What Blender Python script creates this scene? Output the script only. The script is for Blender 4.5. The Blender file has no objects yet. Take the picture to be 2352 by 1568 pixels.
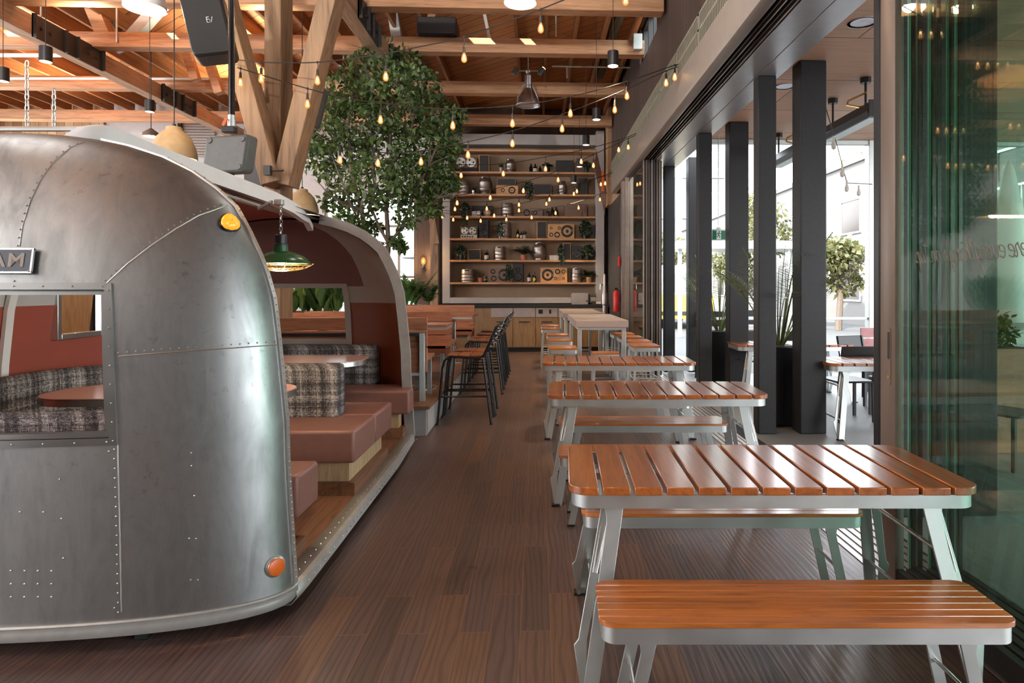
import bpy, bmesh, math, random
from mathutils import Vector, Matrix
from math import pi, sin, cos, radians, sqrt
random.seed(7)
SC = bpy.context.scene
COL = SC.collection
# ------------------------------------------------------------------ camera
TH = radians(2.4); ST, CT = sin(TH), cos(TH); FPX = 1480.0; CX, CY, EYE = 1297.0, 662.0, 1.5
cam = bpy.data.cameras.new('camera'); cam.sensor_width = 36; cam.lens = FPX/2352*36
cam.shift_x = (1176-CX)/2352; cam.shift_y = -(784-CY)/2352
cam.clip_start = .05; cam.clip_end = 400
camo = bpy.data.objects.new('camera', cam); COL.objects.link(camo)
camo.location = (0, 0, EYE); camo.rotation_euler = (pi/2, 0, -TH); SC.camera = camo

def ray(px, py):
    u = (px-CX)/FPX; v = -(py-CY)/FPX
    return (CT*u+ST, -ST*u+CT, v)
def atY(px, py, y):
    r = ray(px, py); t = y/r[1]; return Vector((r[0]*t, y, EYE+r[2]*t))
def atZ(px, py, z):
    r = ray(px, py); t = (z-EYE)/r[2]; return Vector((r[0]*t, r[1]*t, z))
def atX(px, py, x):
    r = ray(px, py); t = x/r[0]; return Vector((x, r[1]*t, EYE+r[2]*t))
def proj(p):
    d = p[0]*ST+p[1]*CT
    return (CX+FPX*(p[0]*CT-p[1]*ST)/d, CY-FPX*(p[2]-EYE)/d)

# ------------------------------------------------------------------ materials
def srgb(r, g, b):
    f = lambda c: (c/255/12.92) if c/255 <= .04045 else ((c/255+.055)/1.055)**2.4
    return (f(r), f(g), f(b), 1)
class NT:
    def __init__(s, name):
        s.m = bpy.data.materials.new(name); s.m.use_nodes = True
        s.t = s.m.node_tree; s.t.nodes.clear()
        s.out = s.t.nodes.new('ShaderNodeOutputMaterial')
    def n(s, typ, **kw):
        x = s.t.nodes.new('ShaderNode'+typ)
        for k, v in kw.items():
            if k.startswith('i_'):
                x.inputs[k[2:].replace('_', ' ')].default_value = v
            else: setattr(x, k, v)
        return x
    def l(s, a, b): s.t.links.new(a, b)
    def bsdf(s, col=(.5, .5, .5, 1), rough=.5, metal=0, **kw):
        b = s.n('BsdfPrincipled'); b.inputs['Base Color'].default_value = col
        b.inputs['Roughness'].default_value = rough; b.inputs['Metallic'].default_value = metal
        for k, v in kw.items(): b.inputs[k.replace('_', ' ')].default_value = v
        s.l(b.outputs[0], s.out.inputs[0]); s.b = b
        return b
    def coord(s, scale=(1, 1, 1), which='Object', rot=(0, 0, 0)):
        c = s.n('TexCoord'); mp = s.n('Mapping')
        mp.inputs['Scale'].default_value = scale; mp.inputs['Rotation'].default_value = rot
        s.l(c.outputs[which], mp.inputs[0]); return mp.outputs[0]
    def noise(s, vec, scale=5, detail=4, dist=0, rough=.55):
        x = s.n('TexNoise'); x.inputs['Scale'].default_value = scale; x.inputs['Detail'].default_value = detail
        x.inputs['Distortion'].default_value = dist; x.inputs['Roughness'].default_value = rough
        if vec is not None: s.l(vec, x.inputs['Vector'])
        return x
    def ramp(s, fac, stops):
        r = s.n('ValToRGB'); e = r.color_ramp.elements
        while len(e) < len(stops): e.new(.5)
        for q, (p, c) in zip(e, stops): q.position = p; q.color = c
        s.l(fac, r.inputs[0]); return r
    def mix(s, a, b, fac, mode='MIX'):
        x = s.n('Mix', data_type='RGBA', blend_type=mode)
        for v, i in ((fac, 0), (a, 6), (b, 7)):
            if isinstance(v, (int, float, tuple)): x.inputs[i].default_value = v
            else: s.l(v, x.inputs[i])
        return x.outputs[2]
    def bump(s, h, strength=.2, dist=.01):
        x = s.n('Bump'); x.inputs['Strength'].default_value = strength; x.inputs['Distance'].default_value = dist
        s.l(h, x.inputs['Height']); s.l(x.outputs[0], s.b.inputs['Normal']); return x
def plain(name, col, rough=.5, metal=0, var=.12, nscale=9, bump=0, **kw):
    t = NT(name); t.bsdf(col, rough, metal, **kw)
    v = t.coord((1, 1, 1)); nz = t.noise(v, nscale, 5)
    c2 = tuple(max(0, c*(1-var)) for c in col[:3])+(1,); c1 = tuple(min(1, c*(1+var)) for c in col[:3])+(1,)
    r = t.ramp(nz.outputs[0], [(.3, c2), (.7, c1)]); t.l(r.outputs[0], t.b.inputs['Base Color'])
    if bump: t.bump(nz.outputs[0], bump, .005)
    return t.m
def wood(name, c1, c2, axis=0, fine=1.0, rough=.4, coat=0.0, rnd=.25, bump=.05):
    t = NT(name); t.bsdf(c1, rough); t.b.inputs['Coat Weight'].default_value = coat; t.b.inputs['Coat Roughness'].default_value = .17; t.b.inputs['Coat IOR'].default_value = 1.75 if coat > .9 else 1.5
    oi = t.n('ObjectInfo')
    sc = [14*fine]*3; sc[axis] = 1.1*fine
    c = t.n('TexCoord'); ad = t.n('VectorMath', operation='ADD'); ml = t.n('VectorMath', operation='SCALE')
    cr = t.n('CombineXYZ'); 
    for i in range(3): t.l(oi.outputs['Random'], cr.inputs[i])
    t.l(cr.outputs[0], ml.inputs[0]); ml.inputs['Scale'].default_value = 9.0
    t.l(c.outputs['Object'], ad.inputs[0]); t.l(ml.outputs[0], ad.inputs[1])
    mp = t.n('Mapping'); mp.inputs['Scale'].default_value = sc; t.l(ad.outputs[0], mp.inputs[0])
    n1 = t.noise(mp.outputs[0], 1.2, 6, 1.6); n2 = t.noise(mp.outputs[0], 5.5, 3, .4)
    r = t.ramp(n1.outputs[0], [(.25, c2), (.5, c1), (.72, tuple(min(1, x*1.18) for x in c1[:3])+(1,))])
    dk = t.ramp(n2.outputs[0], [(.36, (.62, .58, .55, 1)), (.5, (1, 1, 1, 1))])
    m1 = t.mix(r.outputs[0], dk.outputs[0], .55, 'MULTIPLY')
    hsv = t.n('HueSaturation'); t.l(m1, hsv.inputs['Color'])
    mr = t.n('MapRange'); t.l(oi.outputs['Random'], mr.inputs[0]); mr.inputs[3].default_value = 1-rnd; mr.inputs[4].default_value = 1+rnd
    t.l(mr.outputs[0], hsv.inputs['Value']); t.l(hsv.outputs[0], t.b.inputs['Base Color'])
    if bump: t.bump(n2.outputs[0], bump, .003)
    return t.m
def emit(name, col, strength, base=(.02, .02, .02, 1)):
    t = NT(name); e = t.n('Emission'); e.inputs[0].default_value = col; e.inputs[1].default_value = strength
    t.l(e.outputs[0], t.out.inputs[0]); return t.m

def floor_mat():
    t = NT('dark oak planks'); t.bsdf((.09, .05, .035, 1), .34)
    c = t.n('TexCoord'); sp = t.n('SeparateXYZ'); cb = t.n('CombineXYZ')
    t.l(c.outputs['Object'], sp.inputs[0]); t.l(sp.outputs[1], cb.inputs[0]); t.l(sp.outputs[0], cb.inputs[1])
    br = t.n('TexBrick'); br.offset = .37; br.offset_frequency = 2; br.squash = 1
    br.inputs['Color1'].default_value = (0, 0, 0, 1); br.inputs['Color2'].default_value = (1, 1, 1, 1)
    br.inputs['Scale'].default_value = 1; br.inputs['Brick Width'].default_value = .93; br.inputs['Row Height'].default_value = .132
    br.inputs['Mortar Size'].default_value = .0022; br.inputs['Mortar Smooth'].default_value = .2; br.inputs['Bias'].default_value = 0
    br.inputs['Mortar'].default_value = (.5, .5, .5, 1)
    t.l(cb.outputs[0], br.inputs['Vector'])
    # grain shifted per plank
    sh = t.n('VectorMath', operation='MULTIPLY_ADD'); t.l(br.outputs[0], sh.inputs[0]); sh.inputs[1].default_value = (7, 5, 3); t.l(cb.outputs[0], sh.inputs[2])
    mp = t.n('Mapping'); mp.inputs['Scale'].default_value = (1.1, 8, 1); t.l(sh.outputs[0], mp.inputs[0])
    wv = t.n('TexWave', wave_type='BANDS', bands_direction='Y'); t.l(mp.outputs[0], wv.inputs[0])
    wv.inputs['Scale'].default_value = 1.3; wv.inputs['Distortion'].default_value = 13; wv.inputs['Detail'].default_value = 2.5; wv.inputs['Detail Scale'].default_value = .7
    mp2 = t.n('Mapping'); mp2.inputs['Scale'].default_value = (5, 120, 1); t.l(sh.outputs[0], mp2.inputs[0])
    n2 = t.noise(mp2.outputs[0], 1, 4, .5)
    base = t.ramp(br.outputs[0], [(0, srgb(90, 75, 71)), (.35, srgb(107, 85, 77)), (.7, srgb(102, 84, 81)), (1, srgb(121, 92, 75))])
    g = t.ramp(wv.outputs[0], [(.0, (.55, .53, .53, 1)), (.45, (1, 1, 1, 1))])
    m = t.mix(base.outputs[0], g.outputs[0], .7, 'MULTIPLY')
    g2 = t.ramp(n2.outputs[0], [(.35, (.68, .66, .66, 1)), (.55, (1.05, 1.05, 1.05, 1))])
    m = t.mix(m, g2.outputs[0], .5, 'MULTIPLY')
    m = t.mix(m, srgb(150, 112, 78), t.ramp(br.outputs['Fac'], [(0, (0, 0, 0, 1)), (1, (.6, .6, .6, 1))]).outputs[0])
    t.l(m, t.b.inputs['Base Color'])
    big = t.noise(c.outputs['Object'], .9, 3)
    rr = t.n('MapRange'); t.l(big.outputs[0], rr.inputs[0]); rr.inputs[1].default_value = .1; rr.inputs[2].default_value = .9; rr.inputs[3].default_value = .24; rr.inputs[4].default_value = .42
    t.l(rr.outputs[0], t.b.inputs['Roughness'])
    t.bump(t.mix(wv.outputs[0], n2.outputs[0], .6), .28, .004)
    return t.m
def plank_mat(name, cols, width, length, rot=0, plane='xy', rough=.6, gap=.006, gapcol=(.02, .012, .008, 1), grain=.6):
    """boards in a plane: grain and joints; rot turns the boards, plane picks the two axes used"""
    t = NT(name); t.bsdf(cols[0], rough)
    c = t.n('TexCoord'); sp = t.n('SeparateXYZ'); cb = t.n('CombineXYZ'); t.l(c.outputs['Object'], sp.inputs[0])
    ax = {'x': 0, 'y': 1, 'z': 2}
    t.l(sp.outputs[ax[plane[0]]], cb.inputs[0]); t.l(sp.outputs[ax[plane[1]]], cb.inputs[1])
    mp = t.n('Mapping'); mp.inputs['Rotation'].default_value = (0, 0, rot); t.l(cb.outputs[0], mp.inputs[0])
    br = t.n('TexBrick'); br.offset = .43
    for k, v in (('Scale', 1), ('Brick Width', length), ('Row Height', width), ('Mortar Size', gap), ('Bias', 0), ('Mortar Smooth', .1)): br.inputs[k].default_value = v
    br.inputs['Color1'].default_value = (0, 0, 0, 1); br.inputs['Color2'].default_value = (1, 1, 1, 1)
    t.l(mp.outputs[0], br.inputs['Vector'])
    sh = t.n('VectorMath', operation='MULTIPLY_ADD'); t.l(br.outputs[0], sh.inputs[0]); sh.inputs[1].default_value = (7, 5, 3); t.l(mp.outputs[0], sh.inputs[2])
    m2 = t.n('Mapping'); m2.inputs['Scale'].default_value = (1.3, 22, 1); t.l(sh.outputs[0], m2.inputs[0])
    nz = t.noise(m2.outputs[0], 1.2, 5, 1.2)
    k = len(cols)-1
    base = t.ramp(br.outputs[0], [(i/k, q) for i, q in enumerate(cols)])
    g = t.ramp(nz.outputs[0], [(.3, (.55, .5, .48, 1)), (.6, (1.05, 1.05, 1.05, 1))])
    m = t.mix(base.outputs[0], g.outputs[0], grain, 'MULTIPLY')
    m = t.mix(m, gapcol, br.outputs['Fac'])
    t.l(m, t.b.inputs['Base Color']); t.bump(nz.outputs[0], .1, .004)
    return t.m
def metal(name, col, rough, var=.1, sc=(6, 6, 6), rvar=.1, bump=0, bscale=3, aniso=0):
    t = NT(name); t.bsdf(col, rough, 1); v = t.coord(sc)
    nz = t.noise(v, 1, 6, .3)
    r = t.ramp(nz.outputs[0], [(.15, tuple(c*(1-var) for c in col[:3])+(1,)), (.85, tuple(min(1, c*(1+var)) for c in col[:3])+(1,))])
    t.l(r.outputs[0], t.b.inputs['Base Color'])
    mr = t.n('MapRange'); t.l(nz.outputs[0], mr.inputs[0]); mr.inputs[1].default_value = .1; mr.inputs[2].default_value = .9
    mr.inputs[3].default_value = rough-rvar; mr.inputs[4].default_value = rough+rvar; t.l(mr.outputs[0], t.b.inputs['Roughness'])
    if bump:
        n2 = t.noise(t.coord((1, 1, 1)), bscale, 2); t.bump(n2.outputs[0], bump, .02)
    return t.m
def plaid_mat():
    t = NT('charcoal plaid weave'); t.bsdf((.1, .1, .1, 1), .9)
    c = t.n('TexCoord'); sp = t.n('SeparateXYZ'); t.l(c.outputs['Object'], sp.inputs[0])
    def bands(outs, sc, seed):
        ad = t.n('MATH' if False else 'Math', operation='ADD'); t.l(outs[0], ad.inputs[0]); t.l(outs[1], ad.inputs[1])
        cb = t.n('CombineXYZ'); t.l(ad.outputs[0], cb.inputs[0]); cb.inputs[1].default_value = seed
        return t.noise(cb.outputs[0], sc, 5, 0, .75)
    v = bands((sp.outputs[0], sp.outputs[1]), 15, 1.3); h = bands((sp.outputs[2], sp.outputs[2]), 10, 8.1)
    mp = t.coord((60, 60, 260)); f1 = t.noise(mp, 1, 3, 0, .7); mp2 = t.coord((260, 260, 50)); f2 = t.noise(mp2, 1, 3, 0, .7)
    a = t.n('Math', operation='ADD'); t.l(v.outputs[0], a.inputs[0]); t.l(h.outputs[0], a.inputs[1])
    b = t.n('Math', operation='ADD'); t.l(f1.outputs[0], b.inputs[0]); t.l(f2.outputs[0], b.inputs[1])
    s = t.n('Math', operation='MULTIPLY_ADD'); t.l(b.outputs[0], s.inputs[0]); s.inputs[1].default_value = .62; t.l(a.outputs[0], s.inputs[2])
    m = t.n('Math', operation='MULTIPLY'); t.l(s.outputs[0], m.inputs[0]); m.inputs[1].default_value = .5
    r = t.ramp(m.outputs[0], [(.74, srgb(34, 33, 34)), (.82, srgb(84, 80, 80)), (.89, srgb(168, 162, 160)), (.96, srgb(212, 207, 205))])
    t.l(r.outputs[0], t.b.inputs['Base Color']); t.bump(b.outputs[0], .15, .002)
    return t.m
def leafm(name, c1, c2, trans=.35, rough=.45):
    t = NT(name); g = t.n('NewGeometry')
    r = t.ramp(g.outputs['Random Per Island'], [(0, c1), (1, c2)])
    d = t.n('BsdfDiffuse'); tr = t.n('BsdfTranslucent'); gl = t.n('BsdfGlossy'); gl.inputs['Roughness'].default_value = rough
    t.l(r.outputs[0], d.inputs[0]); t.l(r.outputs[0], tr.inputs[0])
    m = t.n('MixShader'); m.inputs[0].default_value = trans; t.l(d.outputs[0], m.inputs[1]); t.l(tr.outputs[0], m.inputs[2])
    m2 = t.n('MixShader'); m2.inputs[0].default_value = .06; t.l(m.outputs[0], m2.inputs[1]); t.l(gl.outputs[0], m2.inputs[2])
    t.l(m2.outputs[0], t.out.inputs[0]); return t.m
def glass_mat(name, tint, ior=1.5):
    t = NT(name); tr = t.n('BsdfTransparent'); tr.inputs[0].default_value = tint
    gl = t.n('BsdfGlossy'); gl.inputs['Roughness'].default_value = .015; gl.inputs[0].default_value = (1, 1, 1, 1)
    fr = t.n('Fresnel'); fr.inputs[0].default_value = ior
    ge = t.n('NewGeometry'); iv = t.n('Math', operation='SUBTRACT'); iv.inputs[0].default_value = 1; t.l(ge.outputs['Backfacing'], iv.inputs[1])
    ff = t.n('Math', operation='MULTIPLY'); t.l(fr.outputs[0], ff.inputs[0]); t.l(iv.outputs[0], ff.inputs[1])
    m = t.n('MixShader'); t.l(ff.outputs[0], m.inputs[0]); t.l(tr.outputs[0], m.inputs[1]); t.l(gl.outputs[0], m.inputs[2])
    t.l(m.outputs[0], t.out.inputs[0]); return t.m
M = {}
M['floor'] = floor_mat()
M['deck'] = plank_mat('ceiling boards', [srgb(176, 118, 72), srgb(196, 134, 84), srgb(156, 104, 64)], .19, 3.2, radians(40), 'xy', .65)
M['timber'] = wood('beam timber', srgb(196, 150, 112), srgb(158, 112, 78), 0, .5, .6, 0, .08)
M['timbery'] = wood('girder timber', srgb(180, 146, 116), srgb(140, 108, 84), 1, .5, .6, 0, .08)
M['timberz'] = wood('post timber', srgb(150, 119, 90), srgb(110, 86, 65), 2, .5, .6, 0, .10)
M['joist'] = wood('joist timber', srgb(150, 100, 60), srgb(110, 72, 42), 1, .5, .65, 0, .12)
M['teak'] = wood('table teak', srgb(176, 98, 38), srgb(132, 68, 26), 1, 1.0, .33, 1.0, .10, .02)
M['teakx'] = wood('bench teak', srgb(194, 114, 48), srgb(148, 80, 32), 0, 1.0, .33, 1.0, .12, .02)
M['teakd'] = wood('dark teak', srgb(150, 84, 44), srgb(98, 50, 24), 0, 1.2, .35, .2, .14)
M['galv'] = metal('galvanised steel', srgb(200, 205, 203), .48, .10, (9, 9, 9), .08)
M['steel'] = metal('brushed steel', srgb(205, 205, 203), .25, .05)
M['alu'] = metal('weathered aluminium', srgb(140, 142, 141), .40, .25, (2.6, 2.6, 1.4), .13, .08, 2.2)
def skin_mat():
    t = NT('weathered aluminium skin'); t.bsdf((.4, .4, .4, 1), .38, 1)
    v = t.coord((1, 1, 1)); n1 = t.noise(v, 2.3, 5, .4); n2 = t.noise(t.coord((9, 9, 2.2)), 1, 6, .6, .65); n3 = t.noise(v, 26, 4, 0, .7)
    a = t.mix(n1.outputs[0], n2.outputs[0], .5); c = t.ramp(a, [(.32, srgb(122, 124, 124)), (.5, srgb(152, 155, 155)), (.68, srgb(172, 174, 173))])
    st = t.ramp(n3.outputs[0], [(.30, (.70, .70, .70, 1)), (.42, (1, 1, 1, 1))]); st2 = t.ramp(n1.outputs[0], [(.45, (0, 0, 0, 1)), (.62, (1, 1, 1, 1))])
    col = t.mix(c.outputs[0], t.mix(c.outputs[0], st.outputs[0], 1, 'MULTIPLY'), st2.outputs[0]); t.l(col, t.b.inputs['Base Color'])
    mr = t.n('MapRange'); t.l(a, mr.inputs[0]); mr.inputs[1].default_value = .32; mr.inputs[2].default_value = .68; mr.inputs[3].default_value = .55; mr.inputs[4].default_value = .38; t.l(mr.outputs[0], t.b.inputs['Roughness'])
    n4 = t.noise(v, 7, 2); n5 = t.noise(v, 1.6, 2); t.bump(t.mix(n4.outputs[0], n5.outputs[0], .6), .12, .02); return t.m
M['skin'] = skin_mat()
M['alul'] = metal('pale aluminium trim', srgb(212, 212, 208), .38, .08, (8, 8, 8))
M['rivet'] = metal('rivet steel', srgb(200, 200, 196), .3)
M['column'] = plain('dark steel paint', srgb(50, 50, 51), .38, 0, .10, 30, .05)
M['column'].node_tree.nodes['Principled BSDF'].inputs['Specular IOR Level'].default_value = .2
M['black'] = plain('black powder coat', srgb(30, 30, 31), .4, 0, .1, 40)
M['blackg'] = plain('black gloss metal', srgb(24, 24, 25), .22)
M['dark'] = plain('near black paint', srgb(30, 28, 27), .7)  # one even near-black coat for backings, plinths, soil and handles
M['greybeam'] = plain('beige steel beam', srgb(148, 138, 128), .4, 0, .05)
M['soffit'] = plain('grey soffit metal', srgb(196, 198, 200), .34, .45, .05)
M['trackdark'] = plain('dark track', srgb(46, 44, 43), .4, .2)
M['tracklight'] = plain('track rail', srgb(180, 168, 160), .35, .7)
M['concrete'] = plain('concrete', srgb(170, 170, 168), .8, 0, .10, 6, .1)
M['greyplaster'] = plain('grey plaster', srgb(160, 150, 142), .8, 0, .06, 4)
M['warmplaster'] = plain('warm plaster back', srgb(150, 126, 104), .8, 0, .06, 4)
M['grilleplate'] = plain('olive grey vent plate', srgb(158, 154, 134), .5)
M['shelfframe'] = plain('grey shelf surround', srgb(172, 166, 162), .75, 0, .06, 5)
M['white'] = plain('white paint', srgb(240, 240, 238), .5, 0, .03)
M['palewall'] = plain('pale render', srgb(100, 100, 100), .8, 0, .04)
M['offwhite'] = plain('off white wall', srgb(196, 194, 192), .75, 0, .05)
M['red'] = plain('brick red paint', srgb(166, 84, 70), .5, 0, .05, 2)
M['maroon'] = plain('maroon panel', srgb(112, 76, 74), .45, 0, .05, 2)
M['liner'] = plain('grey liner panel', srgb(158, 148, 144), .4, 0, .05, 3)
M['belt'] = plain('brushed pale metal', srgb(178, 179, 175), .42, .45, .08, 20)
M['lip'] = plain('grey lip paint', srgb(150, 146, 143), .5)
M['brownpanel'] = plain('brown laminate', srgb(122, 64, 42), .35, 0, .05, 3)
M['leather'] = plain('dusty rose leather', srgb(136, 94, 84), .42, 0, .07, 14, .12)
M['plaid'] = plaid_mat()
M['palewood'] = wood('pale maple', srgb(206, 178, 138), srgb(176, 146, 106), 2, 1, .5, 0, .06)
M['plinth'] = wood('walnut plinth', srgb(132, 92, 66), srgb(90, 60, 42), 1, 1, .5, 0, .1)
M['cedar'] = wood('cedar boards', srgb(170, 112, 82), srgb(140, 88, 62), 0, 1, .5, 0, .08)
M['cabinet'] = wood('oak cabinet', srgb(150, 118, 82), srgb(118, 90, 60), 2, 1, .55, 0, .06)
M['shelfwood'] = wood('shelf board', srgb(198, 150, 108), srgb(168, 120, 82), 0, 1, .5, 0, .05)
M['laminate'] = plain('rose laminate', srgb(200, 152, 140), .18, 0, .04)
M['greytop'] = plain('warm grey stone top', srgb(172, 158, 152), .3, 0, .05)
M['darkwall'] = plank_mat('dark slat wall', [srgb(74, 60, 52), srgb(88, 72, 62), srgb(64, 54, 48)], .14, 6, 0, 'zy', .6, .004, grain=.5)
M['tilewall'] = plank_mat('dark tile wall', [srgb(58, 54, 52), srgb(66, 62, 60), srgb(52, 49, 48)], .3, .6, 0, 'yz', .5, .004, (.03, .03, .03, 1), .2)
M['woodwall'] = plank_mat('plank wall', [srgb(190, 150, 110), srgb(208, 172, 132), srgb(170, 130, 94)], .2, 4, pi/2, 'xz', .6, .004)
M['greywall'] = plain('grey plaster wall', srgb(120, 116, 112), .8)
M['darkpanel'] = plank_mat('dark wall panel', [srgb(84, 66, 56), srgb(94, 76, 64)], .2, 4, 0, 'zx', .6, .003)
M['ply'] = plank_mat('plywood soffit', [srgb(226, 184, 152), srgb(234, 194, 162), srgb(218, 174, 142)], 1.22, 2.44, 0, 'xy', .55, .008, srgb(120, 90, 70), .35)
M['patiofloor'] = plain('patio concrete', srgb(128, 130, 130), .45, 0, .08, 2)
M['street'] = plain('street', srgb(84, 84, 84), .8)
M['stucco'] = plain('white stucco', srgb(112, 110, 107), .8, 0, .03)
M['brownwin'] = plain('brown window', srgb(52, 42, 36), .3)
M['glassdark'] = plain('dark window glass', srgb(120, 140, 135), .1)
M['glass'] = glass_mat('green tinted glass', (.918, .956, .937, 1), 1.4)
M['glassc'] = glass_mat('clear glass', (.97, .99, .98, 1))
def edge_mat():
    t = NT('green glass edge'); d = t.n('BsdfDiffuse'); r = t.n('BsdfTranslucent'); a = t.n('MixShader'); a.inputs[0].default_value = .6
    d.inputs[0].default_value = srgb(190, 240, 220); r.inputs[0].default_value = srgb(205, 250, 232)
    t.l(d.outputs[0], a.inputs[1]); t.l(r.outputs[0], a.inputs[2]); t.l(a.outputs[0], t.out.inputs[0]); return t.m
M['glassedge'] = edge_mat()
M['stile'] = plain('beige door stile', srgb(122, 108, 98), .4, .3, .04)
M['green'] = plain('green enamel', srgb(34, 84, 48), .25, 0, .06)
M['creamin'] = plain('cream enamel', srgb(230, 205, 160), .4)
M['brass'] = metal('aged brass', srgb(200, 165, 110), .3)
M['stonelamp'] = plain('concrete lamp', srgb(168, 146, 112), .8, 0, .12, 12, .1)
M['lampsilver'] = metal('spun aluminium', srgb(190, 186, 190), .3)
M['warm'] = emit('warm filament', (1, .62, .25, 1), 70)
M['warmdisc'] = emit('downlight glow', (1, .72, .42, 1), 14)
M['whitepanel'] = emit('lit tube', (1, .93, .82, 1), 6)
M['amber'] = None
def bulb_mat():
    t = NT('bulb glass glow'); e = t.n('Emission'); e.inputs[0].default_value = (1, .36, .07, 1); e.inputs[1].default_value = .9
    tr = t.n('BsdfTransparent'); lw = t.n('LayerWeight'); lw.inputs[0].default_value = .35
    m = t.n('MixShader'); t.l(lw.outputs['Facing'], m.inputs[0]); t.l(e.outputs[0], m.inputs[1]); t.l(tr.outputs[0], m.inputs[2])
    t.l(m.outputs[0], t.out.inputs[0]); return t.m
M['bulb'] = bulb_mat()
def amber_mat(name, c, s):
    t = NT(name); t.bsdf(c, .2); t.b.inputs['Emission Color'].default_value = c; t.b.inputs['Emission Strength'].default_value = s; return t.m
M['amber'] = amber_mat('amber lens lit', (1, .30, .02, 1), .75)
M['orange'] = plain('orange reflector', srgb(236, 112, 32), .3, 0, .06, 60)
M['leaf'] = leafm('tree leaves', srgb(42, 62, 34), srgb(112, 140, 76))
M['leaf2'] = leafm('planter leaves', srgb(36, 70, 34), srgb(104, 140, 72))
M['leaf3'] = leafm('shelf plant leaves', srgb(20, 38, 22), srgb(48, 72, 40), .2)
M['palm'] = leafm('palm leaves', srgb(84, 100, 54), srgb(150, 160, 104), .4)
M['leafout'] = leafm('pale street leaves', srgb(78, 84, 42), srgb(118, 114, 72), .5)
M['bark'] = plain('bark', srgb(96, 84, 74), .85, 0, .2, 20, .3)
M['terracotta'] = plain('terracotta', srgb(184, 104, 74), .7)
M['keg'] = metal('keg steel', srgb(170, 160, 154), .42)
M['bottle'] = plain('dark bottle glass', srgb(22, 18, 16), .12)
M['label'] = plain('white label', srgb(210, 205, 196), .6)
M['yellow'] = plain('yellow label', srgb(222, 196, 40), .5)
M['spkwood'] = wood('speaker baffle', srgb(196, 146, 92), srgb(164, 116, 70), 0, 1, .45, 0, .08)
M['spkbrown'] = wood('brown speaker baffle', srgb(110, 78, 60), srgb(80, 54, 42), 0, 1, .45, 0, .08)
M['spkblack'] = plain('speaker black', srgb(30, 28, 28), .55)
M['cone'] = plain('speaker cone', srgb(70, 68, 68), .5)
M['dustcap'] = plain('dust cap', srgb(40, 38, 38), .35)
M['greyplastic'] = plain('grey plastic case', srgb(94, 94, 88), .5, 0, .1, 18)
M['whitecase'] = plain('pale deck', srgb(196, 188, 178), .4)
M['exit'] = plain('exit green', srgb(10, 110, 78), .4)
M['yellowbus'] = plain('yellow paint', srgb(240, 196, 70), .35)
M['script'] = plain('grey etched lettering', srgb(122, 106, 96), .6)
M['plaque'] = plain('navy plaque', srgb(58, 70, 84), .35)
M['redsign'] = plain('red plastic', srgb(200, 40, 36), .4)
M['pinkwall'] = plain('rose slats', srgb(186, 130, 130), .5)
M['cable'] = plain('black cable', srgb(38, 32, 28), .6)

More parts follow.
